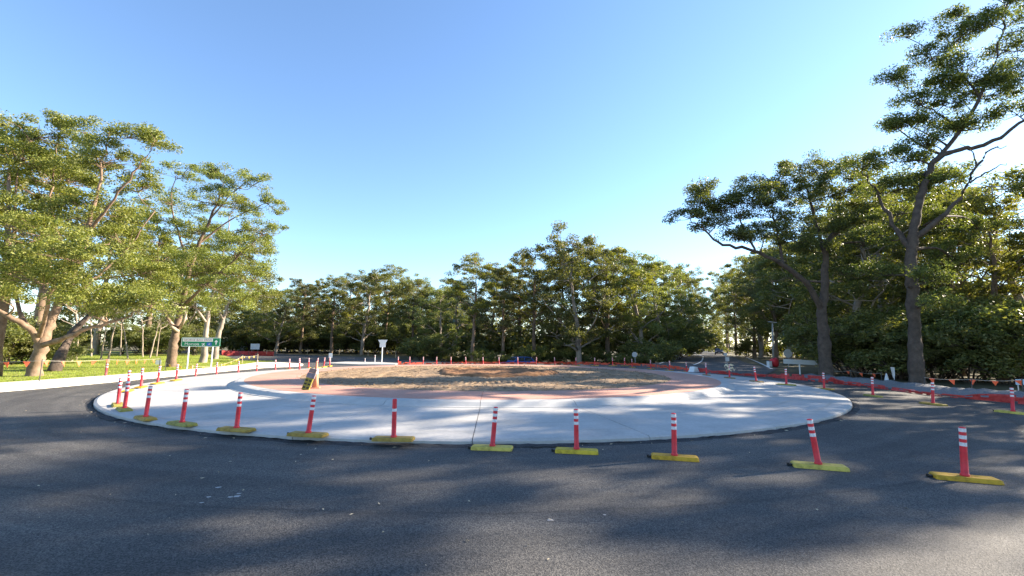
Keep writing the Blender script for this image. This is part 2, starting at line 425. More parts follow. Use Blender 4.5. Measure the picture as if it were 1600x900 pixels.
nr = np.random.default_rng(3)
def vnoise(seed):
    g = np.random.default_rng(seed).random((64, 64))
    def f(x, y):
        xi = np.floor(x).astype(int); yi = np.floor(y).astype(int); fx = x - xi; fy = y - yi
        fx = fx * fx * (3 - 2 * fx); fy = fy * fy * (3 - 2 * fy)
        a = g[xi % 64, yi % 64]; b = g[(xi + 1) % 64, yi % 64]; c = g[xi % 64, (yi + 1) % 64]; d = g[(xi + 1) % 64, (yi + 1) % 64]
        return (a * (1 - fx) + b * fx) * (1 - fy) + (c * (1 - fx) + d * fx) * fy - .5
    return f
N1, N2, N3 = vnoise(1), vnoise(2), vnoise(5)
def dirt_disc():
    nr_, na = 120, 520
    r = np.linspace(.02, 9.05, nr_)[:, None] * np.ones((1, na)); a = np.linspace(0, 2 * np.pi, na, endpoint=False)[None, :] * np.ones((nr_, 1))
    x, y = r * np.cos(a), r * np.sin(a)
    z = .365 + .03 * (1 - (r / 9.0) ** 2) + .025 * N1(x * 1.1 + 9, y * 1.1 + 9) + .03 * N2(x * 3.1 + 30, y * 3.1 + 30) + .055 * N3(x * 9 + 90, y * 9 + 90)
    for rc, w in ((4.6, .22), (6.2, .22), (5.3, .25), (7.6, .22), (8.6, .25)):          # machine tracks round the bed
        rr = r - rc - .5 * np.sin(2 * a + rc) ; inside = np.exp(-(rr / w) ** 4)
        z += inside * (-.03 + .035 * np.sign(np.sin(a * rc * 2 * np.pi / .22)))
    rag = 9.05 - .16 * (N2(a * 9 + 3, a * 0 + 5) + .5); fade = np.clip((rag - r) / .25, 0, 1); z = .352 + (z - .352) * fade
    V = np.stack([x, y, z], -1).reshape(-1, 3)
    i, j = np.meshgrid(np.arange(nr_ - 1), np.arange(na), indexing='ij'); j2 = (j + 1) % na
    Fq = np.stack([i * na + j, (i + 1) * na + j, (i + 1) * na + j2, i * na + j2], -1).reshape(-1, 4)
    o = obj('dirt_island', np_mesh('dirt_island', V, Fq, False), DIRT); o.location = C0
    return tag(o, kind='structure')
dirt_disc()
def bed():
    nr_, na = 34, 140
    t = np.linspace(0, 1, nr_)[:, None] * np.ones((1, na)); a = np.linspace(0, 2 * np.pi, na, endpoint=False)[None, :] * np.ones((nr_, 1))
    r = t * 3.25 * (1 + .05 * np.sin(3 * a + 1) + .03 * np.sin(7 * a))
    x, y = r * np.cos(a), r * np.sin(a)
    prof = np.interp(t, [0, .7, .86, .93, 1], [.44, .45, .53, .50, .34])
    z = prof + (.10 * N1(x * 2 + 7, y * 2 + 3) + .09 * N2(x * 6 + 40, y * 6 + 40)) * np.clip((1 - t) * 8, 0, 1)
    V = np.stack([x, y, z], -1).reshape(-1, 3)
    i, j = np.meshgrid(np.arange(nr_ - 1), np.arange(na), indexing='ij'); j2 = (j + 1) % na
    Fq = np.stack([i * na + j, (i + 1) * na + j, (i + 1) * na + j2, i * na + j2], -1).reshape(-1, 4)
    o = obj('garden_bed', np_mesh('garden_bed', V, Fq, False), MULCH); o.location = C0 + Vector((.35, .3, 0))
    return tag(o, kind='structure')
bed()

# clods and stones on the dirt, some spilt on the pink ring
def clods():
    r = random.Random(41); v = []; f = []
    for k in range(1500):
        a = r.uniform(0, 6.2832); d = 9.1 * math.sqrt(r.random()) if k > 260 else 8.85 + abs(r.gauss(0, .35))
        if d > 10.8: continue
        s_ = r.uniform(.015, .05) if k > 260 else r.uniform(.008, .022)
        z = .385 if d < 8.8 else .358
        c = Vector((C0.x + d * math.cos(a), C0.y + d * math.sin(a), z)); n = len(v)
        for q in ((1, 0, 0), (-.5, .87, 0), (-.5, -.87, 0), (.1, .1, .9), (0, 0, -.6)): v.append(tuple(c + Vector(q) * s_ * r.uniform(.7, 1.3)))
        f += [(n, n + 1, n + 3), (n + 1, n + 2, n + 3), (n + 2, n, n + 3), (n + 1, n, n + 4), (n + 2, n + 1, n + 4), (n, n + 2, n + 4)]
    me = bpy.data.meshes.new('soil_clods'); me.from_pydata(v, [], f)
    tag(obj('soil_clods', me, DIRT), 'loose soil clods and small stones strewn over the dirt island', 'soil', kind='stuff')
clods()

# gravel windrow behind the right barrier
def windrow(pts, w, h, name, m):
    rr = random.Random(8); V = []; Fq = []; n = 9
    pts = smooth2(pts, 14)
    for i, p in enumerate(pts):
        d = (pts[min(i + 1, len(pts) - 1)] - pts[max(i - 1, 0)]).normalized(); nn = Vector((-d.y, d.x, 0))
        for k in range(n):
            t = k / (n - 1) * 2 - 1
            V.append(tuple(p + nn * (t * w + rr.uniform(-.06, .06)) + Vector((0, 0, -.04 + h * (1 - t * t) * rr.uniform(.7, 1.15)))))
    for i in range(len(pts) - 1):
        for k in range(n - 1): Fq.append((i * n + k, i * n + k + 1, (i + 1) * n + k + 1, (i + 1) * n + k))
    return obj(name, np_mesh(name, V, Fq), m)
wr = [Vector((b.x + 1.35, b.y + .9, 0)) for b in barrier[3:]]
tag(windrow(wr, .75, .34, 'gravel_windrow', GRAVEL), 'low heap of grey gravel along the right barrier', 'gravel', kind='stuff')

# far hill behind the forest
hm = MB()
hv = []
for i in range(41):
    px = 560 + i * 8; b = P(px, 535, 420); t = P(px, 540 - 98 * math.exp(-((px - 702) / 55) ** 2), 420)
    hv += [(b.x, b.y, -2), (t.x, t.y + 30, max(t.z, 0)), (t.x, t.y + 120, -2)]
hm.add(hv, [q for i in range(40) for q in ((3*i, 3*i+3, 3*i+4, 3*i+1), (3*i+1, 3*i+4, 3*i+5, 3*i+2))])
tag(hm.build('hill', mat('hill_bush', (.035, .05, .04), .95, (.06, .08, .055), .05)), kind='structure')

# ------------------------------------------------------------------ trees
def tube_np(pts, rad, k):
    pts = np.asarray(pts); n = len(pts)
    d = np.gradient(pts, axis=0); d /= np.linalg.norm(d, axis=1)[:, None] + 1e-9
    ref = np.where(np.abs(d[:, 2:3]) < .9, np.array([[0, 0, 1.]]), np.array([[1., 0, 0]]))
    a = np.cross(d, ref); a /= np.linalg.norm(a, axis=1)[:, None] + 1e-9; b = np.cross(d, a)
    th = np.arange(k) * 2 * np.pi / k
    V = pts[:, None, :] + (a[:, None, :] * np.cos(th)[None, :, None] + b[:, None, :] * np.sin(th)[None, :, None]) * np.asarray(rad)[:, None, None]
    i, j = np.meshgrid(np.arange(n - 1), np.arange(k), indexing='ij'); j2 = (j + 1) % k
    return V.reshape(-1, 3), np.stack([i * k + j, i * k + j2, (i + 1) * k + j2, (i + 1) * k + j], -1).reshape(-1, 4)
def crom(p, n):
    p = np.asarray(p, float); out = []
    for i in range(len(p) - 1):
        a, b, c, d = p[max(i - 1, 0)], p[i], p[i + 1], p[min(i + 2, len(p) - 1)]
        for t in np.arange(n) / n:
            out.append(.5 * (2 * b + (c - a) * t + (2 * a - 5 * b + 4 * c - d) * t * t + (3 * b - a - 3 * c + d) * t ** 3))
    out.append(p[-1]); return np.array(out)
def leaves(rng, ctr, rad, n, L, Wd, droop=.5):
    "n rhombic leaves round each centre (m x 3), cluster radii (m)"
    m = len(ctr)
    q = rng.normal(size=(m, n, 3)); q /= np.linalg.norm(q, axis=2)[:, :, None]
    q *= (rng.random((m, n, 1)) ** .55) * np.asarray(rad)[:, None, None]; q[:, :, 2] *= .55; q[:, :, 2] += .12 * np.asarray(rad)[:, None]
    c = (np.asarray(ctr)[:, None, :] + q).reshape(-1, 3); M = len(c)
    ax = rng.normal(size=(M, 3)); ax[:, 2] = ax[:, 2] * .6 - droop; ax /= np.linalg.norm(ax, axis=1)[:, None]
    nn = rng.normal(size=(M, 3)); sd_ = np.cross(ax, nn); sd_ /= np.linalg.norm(sd_, axis=1)[:, None]
    s = rng.uniform(.65, 1.3, (M, 1)); l = ax * L * s / 2; w = sd_ * Wd * s / 2
    V = np.stack([c - l, c + w - l * .15, c + l, c - w - l * .15], 1).reshape(-1, 3)
    return V, np.arange(M * 4).reshape(-1, 4)
PADK = 1.15
def build_tree(name, limbs, pads, seed, leaf=(.24, .10), cl=(.6, 70), sides=8, sub=5, jit=.06, twig_r=.014, droop=.5):
    """limbs: lists of (x,y,z,r); pads: (x,y,z,rx,ry,rz,clusters). Returns trunk mesh, crown mesh."""
    rng = np.random.default_rng(seed); TV = []; TF = []; off = 0; sk = []
    def put(pts, rad, k):
        nonlocal off
        v, f = tube_np(pts, rad, k); TV.append(v); TF.append(f + off); off += len(v)
    for l in limbs:
        c = crom(l, sub); n = len(c)
        w = rng.normal(size=(n, 3)) * jit * np.linspace(.15, 1, n)[:, None]; w[0] = 0
        c[:, :3] += w; c[:, 3] *= rng.uniform(.9, 1.1, n)
        put(c[:, :3], np.maximum(c[:, 3], .008), sides); sk.append(c)
    SK = np.concatenate(sk)
    CC = []; CR = []
    for (x, y, z, rx, ry, rz, nc) in pads:
        pc = np.array([x, y, z])
        dd = np.linalg.norm(SK[:, :3] - pc, axis=1) + 1.2 * np.maximum(0, SK[:, 2] - z + .2)
        b = SK[dd.argmin()]
        mid = (b[:3] + pc) / 2 + rng.normal(size=3) * .18 * np.linalg.norm(pc - b[:3]) * np.array([1, 1, .5])
        c = crom([b[:3], mid, pc], 4); r0 = min(b[3] * .7, .02 + .022 * np.linalg.norm(pc - b[:3]))
        rad = np.linspace(max(r0, .02), .018, len(c)); put(c, rad, 5)
        loc = np.concatenate([c[2:], ])
        q = rng.normal(size=(nc, 3)); q /= np.linalg.norm(q, axis=1)[:, None]; q *= rng.random((nc, 1)) ** .33; q[:, 2] = np.where(q[:, 2] < -.35, -q[:, 2], q[:, 2])
        q = pc + q * np.array([rx, ry, rz]) * PADK
        for p in q:
            e = loc[np.linalg.norm(loc - p, axis=1).argmin()]
            m_ = (e + p) / 2 + rng.normal(size=3) * .12 * np.linalg.norm(p - e)
            put(np.array([e, m_, p]), [twig_r * 1.4, twig_r, twig_r * .5], 3)
        CC.append(q); CR.append(rng.uniform(.6, 1.25, nc) * cl[0])
    V, Fq = leaves(rng, np.concatenate(CC), np.concatenate(CR), cl[1], leaf[0], leaf[1], droop)
    return np_mesh(name + '_trunk', np.concatenate(TV), np.concatenate(TF), True), np_mesh(name + '_crown', V, Fq)
def plant(name, meshes, bark, leafm, loc, label, cat='tree', group=None, rz=0, sc=(1, 1, 1), stem='trunk'):
    r = empty(name, loc, rz); r.scale = sc
    obj(stem, meshes[0], bark, r); c = obj('crown' if stem == 'trunk' else 'foliage', meshes[1], leafm, r)
    return tag(r, label, cat, group)

# --- variants for the forest
def gum(seed, h, cr, lowf, tr, npad, nc, leaf, cl, dense=False):
    r = random.Random(seed); cl = (cl[0] * .95, int(cl[1] * 2.9)); nc = int(nc * .8)
    lx, ly = r.uniform(-.08, .08) * h, r.uniform(-.08, .08) * h
    trunk = [(0, 0, -.4, tr * 1.25), (lx * .1, ly * .1, h * .12, tr), (lx * .4 + r.uniform(-.2, .2), ly * .4, h * .36, tr * .8), (lx * .8, ly * .8 + r.uniform(-.3, .3), h * .6, tr * .55), (lx, ly, h * .82, tr * .25)]
    limbs = [trunk]; pads = []
    for i in range(npad):
        t = lowf + (.93 - lowf) * (i + r.uniform(0, .8)) / npad
        a = i * 2.4 + r.uniform(-.5, .5)
        prof = math.sin(math.pi * min(1, max(.12, (t - lowf + .12) / (1.08 - lowf)))) ** .6 if dense else (.55 + .45 * math.sin(math.pi * (t - lowf) / (1.02 - lowf)))
        d = cr * prof * r.uniform(.55, 1.0)
        z = h * t + r.uniform(-.3, .3)
        z0 = max(h * .15, z - d * r.uniform(.5, .9)); k = z0 / (h * .82)
        p0 = (lx * min(1, k), ly * min(1, k), z0)
        e = (p0[0] + d * math.cos(a), p0[1] + d * math.sin(a), z)
        m = ((p0[0] * .5 + e[0] * .5), (p0[1] * .5 + e[1] * .5), z0 + (z - z0) * r.uniform(.35, .6))
        if i % 2 == 0 or not dense:
            limbs.append([(*p0, tr * .38 * (1.1 - t)), (*m, tr * .25 * (1.1 - t) + .02), (*e, .025)])
        s = cr * r.uniform(.32, .5)
        pads.append((e[0], e[1], e[2] + .2, s, s, s * r.uniform(.45, .7), nc))
    s = cr * .5; pads.append((lx, ly, h * .93, s, s, h * .07, nc))
    return build_tree('gum', limbs, pads, seed, leaf, cl, 6, 4, .08, .02)
LF = (.21, .085)
VAR = [gum(11, 15, 4.6, .42, .30, 15, 9, LF, (.75, 62)), gum(12, 14, 4.2, .36, .26, 16, 9, LF, (.72, 60)),
       gum(13, 16, 4.0, .5, .28, 13, 9, LF, (.8, 60)), gum(14, 12, 4.4, .22, .24, 20, 9, LF, (.75, 58), True),
       gum(15, 13, 4.8, .16, .28, 24, 9, LF, (.8, 56), True), gum(16, 10, 3.6, .12, .2, 20, 8, LF, (.7, 56), True),
       gum(17, 17, 4.2, .55, .3, 12, 9, LF, (.8, 60))]
VH = [15, 14, 16, 12, 13, 10, 17]
def bush(seed, h, cr, n, nc, leaf, cl):
    r = random.Random(seed); limbs = []; pads = []
    for i in range(n):
        a = i * 2.4 + r.uniform(-.6, .6); d = cr * math.sqrt((i + .5) / n) * r.uniform(.7, 1); z = h * r.uniform(.25, .95) * (1 - .45 * (d / cr) ** 2)
        e = (d * math.cos(a), d * math.sin(a), z)
        if i % 3 == 0: limbs.append([(r.uniform(-.15, .15), r.uniform(-.15, .15), -.2, .05), (e[0] * .4, e[1] * .4, z * .55, .035), (*e, .015)])
        s = cr * r.uniform(.3, .45); pads.append((*e, s, s, s * .75, nc))
    return build_tree('bush', limbs, pads, seed, leaf, cl, 5, 4, .05, .012, .2)
BUSH = [bush(31, 3.2, 2.4, 18, 7, (.16, .07), (.5, 100)), bush(32, 4.6, 2.6, 24, 7, (.18, .075), (.55, 100)), bush(33, 1.8, 1.5, 12, 6, (.13, .06), (.38, 60))]
BH = [3.2, 4.6, 1.8]

rt = random.Random(77)
def forest_tree(px, Y, top, v, label, group='trees of the forest wall', bark=None, leafm=None, wide=1.0, name='gum_tree'):
    p = P(px, 540, Y); z = ground_h(p.x, Y) - .03; h = P(px, top, Y).z - z
    s = h / VH[v]; k = s * wide * rt.uniform(.92, 1.1)
    return plant(name, VAR[v], bark or BARK, leafm or LEAF_F, (p.x, Y, z), label, 'tree', group, rt.uniform(0, 6.28), (k, k, s))
FRONT = [
 (432, 76, 452, 4, 'dark round tree at left end of far forest, right of the tall sunlit gums'),
 (470, 78, 440, 1, 'olive gum above the far left road, left of the pale forked trunk'),
 (518, 72, 432, 0, 'gum with pale forked trunk behind the small white sign at road end'),
 (565, 74, 428, 3, 'leafy gum just left of the white triangular sign'),
 (600, 79, 416, 2, 'flat topped gum rising above the white triangular sign'),
 (645, 70, 440, 5, 'low rounded tree right of the white triangular sign'),
 (690, 62, 452, 3, 'low dark tree in the dip of the skyline left of centre'),
 (738, 58, 398, 2, 'tall thin gum with open round top standing left of the blue car'),
 (785, 60, 425, 1, 'dark gum directly behind the blue car'),
 (835, 58, 392, 0, 'large gum right of the blue car, left shoulder of the highest crown'),
 (905, 57, 370, 4, 'highest and broadest tree of the central forest'),
 (950, 60, 385, 0, 'tall gum on right flank of the highest central tree'),
 (1005, 60, 402, 3, 'broad leafy tree behind the grey round sign back'),
 (1040, 66, 412, 4, 'dense tree at right end of central forest, left of the far road'),
 (1078, 96, 432, 1, 'gum beside the far road on its left side'),
 (1090, 130, 478, 5, 'small distant tree where the far road vanishes'),
 (1136, 128, 440, 1, 'distant gum on the right of the far road'),
 (1150, 96, 412, 0, 'gum right of the far road above the dark car'),
 (1178, 78, 405, 2, 'tall trunked gum left of the lamp pole'),
 (1212, 64, 400, 1, 'gum right behind the lamp pole'),
 (1275, 60, 380, 3, 'dense tree behind the long white board'),
]
for i, (px, Y, top, v, lb) in enumerate(FRONT):
    forest_tree(px, Y, top, v, lb, bark=(BARKW, BARKP, BARK)[i % 3], leafm=(LEAF_F, LEAF_G, LEAF_Y, LEAF_F, LEAF_Y)[i % 5], wide=.72 if 1070 < px < 1160 else 1.0)
BACK = [(405, 88, 455, 3), (450, 92, 450, 4), (495, 92, 448, 1), (540, 90, 438, 4), (585, 94, 432, 3), (628, 88, 436, 4), (668, 80, 452, 4), (712, 76, 442, 3),
        (760, 74, 425, 4), (812, 74, 410, 1), (868, 74, 398, 4), (930, 74, 392, 3), (985, 74, 405, 4), (1030, 80, 418, 3), (1062, 84, 425, 4),
        (1112, 165, 500, 4), (1140, 150, 450, 3), (1165, 120, 430, 4), (1195, 92, 415, 4), (1232, 76, 405, 4), (1278, 66, 380, 3), (1310, 58, 350, 4), (1350, 52, 330, 1), (1395, 50, 330, 4)]
for px, Y, top, v in BACK:
    forest_tree(px, Y, top, v, leafm=(LEAF_F, LEAF_G)[px % 2], wide=.75 if 1050 < px < 1170 else 1.0, label='forest gum of the back row, mostly hidden behind the front trees', group='back row of the forest')
# understorey along the forest edge
US = []
def shrub(x, y, v, h, label, group, leafm=None, name='shrub', wide=1.0):
    s = h / BH[v]; k = s * wide
    US.append(plant(name, BUSH[v], BARKD, leafm or LEAF_S, (x, y, ground_h(x, y) - .03), label, 'shrub', group, rt.uniform(0, 6.28), (k, k, s), 'stems'))
for i in range(17):
    px = 640 + i * 23 + rt.uniform(-6, 6); Y = rt.uniform(58.5, 62); p = P(px, 540, Y)
    shrub(p.x, Y, rt.choice((0, 1)), rt.uniform(1.8, 3.6), 'dark shrub in the understorey behind the far red posts', 'understorey behind the far posts', LEAF_F)
for i in range(13):
    px = 395 + i * 19 + rt.uniform(-5, 5); Y = rt.uniform(79, 84); p = P(px, 540, Y)
    shrub(p.x, Y, 1, rt.uniform(4, 6), 'dark shrub under the far left forest beyond the road', 'understorey beyond the far left road', LEAF_F)
for px, yb, Y, h, lb in ((1055, 560, 62, 5.4, 'bright yellow green bush on left bank of the far road'), (1012, 566, 54, 4.2, 'grey green bush just right of the grey round sign back'),
                         (1092, 556, 110, 6.5, 'small sunlit yellow bush beside the far road bend'), (1165, 560, 80, 3.5, 'lit bush at foot of the tall trunks right of the far road')):
    p = P(px, 540, Y); shrub(p.x, Y, 0, h, lb, 'roadside bushes', LEAF_L)

# --- hero trees, limbs surveyed from the photograph, in metres about the trunk foot
def hero(name, foot, Y0, limbs, pads, seed, bark, leafm, label, leaf=(.13, .052), cl=(.52, 70), rk=.57):
    b = G(*foot) if Y0 is None else P(foot[0], 540, Y0); b.z = ground_h(b.x, b.y) - .03
    Y = b.y
    def q(px, py, dy): return P(px, py, Y + dy) - b
    LL = []
    for l in limbs:
        LL.append([(*q(x, y, dy), r * rk) for x, y, dy, r in l])
    mp = Y / 700
    PP = [(*q(x, y, dy), rx * mp, (rx + ry) / 2 * mp, ry * mp, n) for x, y, dy, rx, ry, n in pads]
    PP = [(*p_[:6], int(p_[6] * .92)) for p_ in PP]
    return plant(name, build_tree(name, LL, PP, seed, leaf, (cl[0] * 1.15, int(cl[1] * 3.3))), bark, leafm, b, label, 'tree', 'large roadside gums')
hero('gum_tree', (55, 590), None,
     [[(52, 592, 0, .62), (56, 570, 0, .50), (66, 540, 0, .46), (80, 500, .2, .36), (100, 452, .4, .30), (118, 420, .6, .26), (135, 370, .6, .2), (150, 310, .4, .14), (165, 240, .2, .07), (172, 205, 0, .03)],
      [(64, 542, 0, .34), (48, 515, -.5, .26), (20, 498, -1, .2), (-25, 470, -1.4, .14), (-80, 420, -1.6, .07), (-120, 380, -1.6, .03)],
      [(66, 540, 0, .28), (100, 528, -.8, .2), (140, 514, -1.5, .15), (185, 500, -2, .09), (225, 485, -2.4, .04)],
      [(45, 514, -.5, .2), (28, 480, -.2, .16), (22, 430, .3, .14), (20, 350, .5, .1), (30, 270, .5, .06), (40, 215, .5, .03)],
      [(90, 476, .3, .24), (120, 456, 1.0, .18), (160, 425, 1.8, .13), (205, 385, 2.2, .09), (240, 330, 2.6, .05)],
      [(112, 430, .5, .2), (95, 380, 1.5, .15), (80, 320, 2, .1), (85, 250, 2, .06), (95, 210, 2, .03)],
      [(140, 360, .6, .16), (180, 310, .2, .11), (215, 260, 0, .07), (240, 222, 0, .03)],
      [(60, 530, 0, .2), (75, 480, -2, .14), (90, 430, -3.2, .1), (110, 400, -4, .05)],
      [(-30, 468, -1.4, .1), (-50, 400, -1, .08), (-60, 320, -.8, .05), (-50, 250, -.5, .03)]],
     [(60, 215, .8, 75, 22, 26), (120, 205, 1.5, 60, 18, 20), (200, 215, 0, 48, 20, 18), (245, 225, 0, 22, 14, 7), (20, 250, .5, 70, 30, 30), (165, 255, .6, 60, 26, 24), (95, 285, 2, 70, 30, 30),
      (-60, 270, -.5, 60, 40, 26), (-90, 380, -1.6, 60, 40, 26), (20, 345, -.6, 60, 34, 28), (215, 300, 2.2, 40, 30, 16), (150, 335, 1, 60, 30, 26), (70, 370, -2, 60, 28, 26),
      (200, 385, 2.2, 55, 30, 26), (20, 420, -1.5, 60, 26, 28), (120, 410, -4, 55, 24, 26), (70, 440, -3.4, 55, 20, 24), (215, 430, 1.5, 50, 26, 22), (180, 470, -1.6, 50, 24, 24), (235, 480, -2.4, 34, 22, 14), (130, 480, -2.8, 36, 18, 14), (-40, 440, -1.4, 50, 30, 22), (5, 470, -2, 36, 18, 12)],
     101, BARKP, LEAF_L, 'big spreading gum at far left, forked trunk with scarred base on the grass')
hero('gum_tree', (268, 575), None,
     [[(266, 577, 0, .62), (268, 560, 0, .52), (272, 530, 0, .47), (278, 505, .2, .4), (286, 470, .4, .3), (295, 430, .4, .26), (312, 380, .5, .2), (335, 330, .5, .13), (350, 285, .5, .05)],
      [(276, 515, 0, .24), (264, 500, -.6, .18), (256, 482, -.8, .13), (240, 440, -.8, .1), (225, 390, -.6, .06), (222, 350, -.6, .03)],
      [(284, 480, .3, .2), (310, 455, -1, .15), (345, 425, -2, .1), (385, 390, -2.4, .06), (415, 360, -2.4, .03)],
      [(296, 425, .4, .18), (280, 370, 1.2, .13), (268, 320, 1.5, .08), (275, 275, 1.5, .04)],
      [(312, 380, .5, .14), (350, 350, 1.2, .1), (395, 325, 1.4, .06), (430, 315, 1.4, .03)],
      [(330, 340, .5, .1), (365, 300, .4, .07), (395, 275, .4, .03)]],
     [(350, 275, .5, 42, 15, 18), (395, 290, .4, 36, 16, 14), (285, 275, 1.5, 36, 18, 14), (425, 325, 1.4, 24, 20, 12), (270, 320, 1.5, 46, 26, 20), (340, 320, .5, 55, 24, 24), (405, 365, -1, 36, 24, 16), (230, 360, -.6, 36, 28, 14),
      (300, 365, 1.2, 55, 26, 24), (370, 400, -2, 50, 28, 24), (240, 410, -.6, 44, 28, 20), (310, 420, -.5, 55, 24, 24), (395, 440, -2.2, 34, 28, 16), (340, 455, -1.6, 46, 22, 20), (255, 460, -1, 36, 20, 14), (300, 480, .8, 40, 16, 14), (375, 475, -1.5, 36, 18, 14)],
     102, BARK, LEAF_L, 'dark trunked gum on grass just left of the green direction sign')
hero('gum_tree', (318, 568), None,
     [[(316, 570, 0, .8), (319, 555, 0, .55), (321, 530, 0, .46), (324, 500, .2, .36), (330, 465, .3, .28), (342, 420, .3, .2), (355, 370, .3, .12), (362, 330, .3, .05)],
      [(323, 505, .2, .24), (308, 485, -1, .18), (290, 465, -1.5, .12), (275, 440, -1.5, .06)],
      [(328, 480, .3, .2), (350, 455, 1, .14), (380, 430, 1.4, .1), (405, 400, 1.4, .04)]],
     [(362, 325, .3, 40, 22, 16), (395, 385, 1.4, 34, 26, 16), (345, 385, .3, 46, 28, 20), (300, 425, -1.2, 36, 24, 14), (370, 435, 1, 42, 24, 18), (330, 440, .3, 40, 24, 16), (400, 460, 1.4, 28, 24, 14), (290, 470, -1.5, 26, 14, 8)],
     103, BARKW, LEAF_L, 'pale trunked gum directly behind the green direction sign', cl=(.62, 64), leaf=(.165, .065), rk=.48)
hero('gum_tree', (338, 562), None,
     [[(336, 563, 0, .8), (337, 545, 0, .66), (342, 520, 0, .5), (349, 498, .2, .4), (358, 470, .3, .3), (372, 430, .3, .2), (385, 390, .3, .1)],
      [(349, 500, .2, .24), (338, 480, -1, .18), (330, 450, -1, .1)], [(356, 475, .3, .2), (385, 465, 1, .14), (415, 450, 1.4, .06)]],
     [(385, 390, .3, 34, 22, 16), (410, 440, 1.4, 26, 20, 14), (370, 425, .3, 36, 24, 16), (335, 440, -1, 30, 22, 12), (395, 478, 1, 32, 15, 14), (425, 465, 1.4, 18, 16, 8), (350, 480, 1.5, 30, 12, 8)],
     104, BARKW, LEAF_L, 'white barked gum behind right end of the green direction sign', cl=(.7, 62), leaf=(.2, .075), rk=.48)
hero('gum_tree', (1290, 594), None,
     [[(1292, 596, 0, .7), (1290, 570, 0, .58), (1288, 530, 0, .5), (1284, 490, 0, .42), (1288, 450, 0, .34), (1290, 410, .1, .28), (1292, 380, .2, .24), (1320, 355, .4, .18), (1365, 338, .5, .12), (1400, 320, .5, .05)],
      [(1284, 485, 0, .3), (1262, 445, -.6, .25), (1225, 415, -1, .2), (1180, 392, -1.4, .15), (1130, 382, -1.6, .11), (1095, 355, -1.8, .07), (1065, 338, -1.8, .03)],
      [(1290, 400, .1, .2), (1275, 350, 1, .15), (1262, 300, 1.4, .09), (1250, 270, 1.4, .04)],
      [(1180, 392, -1.4, .1), (1165, 360, -1.6, .08), (1150, 325, -1.6, .04)],
      [(1225, 415, -1, .12), (1215, 370, -.4, .1), (1205, 320, 0, .05), (1200, 285, 0, .03)]],
     [(1080, 340, -1.8, 30, 14, 10), (1110, 300, -1.6, 34, 12, 10), (1120, 350, -1.6, 36, 15, 12), (1155, 318, -1.6, 42, 18, 16), (1200, 285, 0, 46, 18, 18), (1250, 262, 1.4, 44, 16, 16), (1205, 340, -.2, 46, 20, 18), (1265, 310, 1.4, 50, 22, 20), (1320, 300, .4, 50, 26, 20), (1165, 375, -1.4, 40, 14, 12), (1370, 325, .5, 40, 22, 14), (1300, 360, .3, 46, 22, 18), (1240, 375, -.5, 40, 18, 14), (1350, 385, 2, 46, 24, 16), (1320, 430, 2.4, 50, 24, 16), (1245, 440, 2.4, 40, 20, 12), (1135, 330, -1.5, 40, 16, 12), (1185, 310, -.8, 44, 18, 14), (1225, 310, .4, 46, 20, 14), (1290, 275, 1, 46, 18, 14), (1335, 265, .6, 40, 16, 12), (1195, 370, -1, 40, 16, 12), (1275, 395, .5, 46, 20, 14), (1335, 345, .8, 46, 22, 14), (1095, 318, -1.7, 30, 12, 8)],
     105, BARKD, LEAF_R, 'leaning gum on right with a long bare limb reaching left over the road', rk=.62)
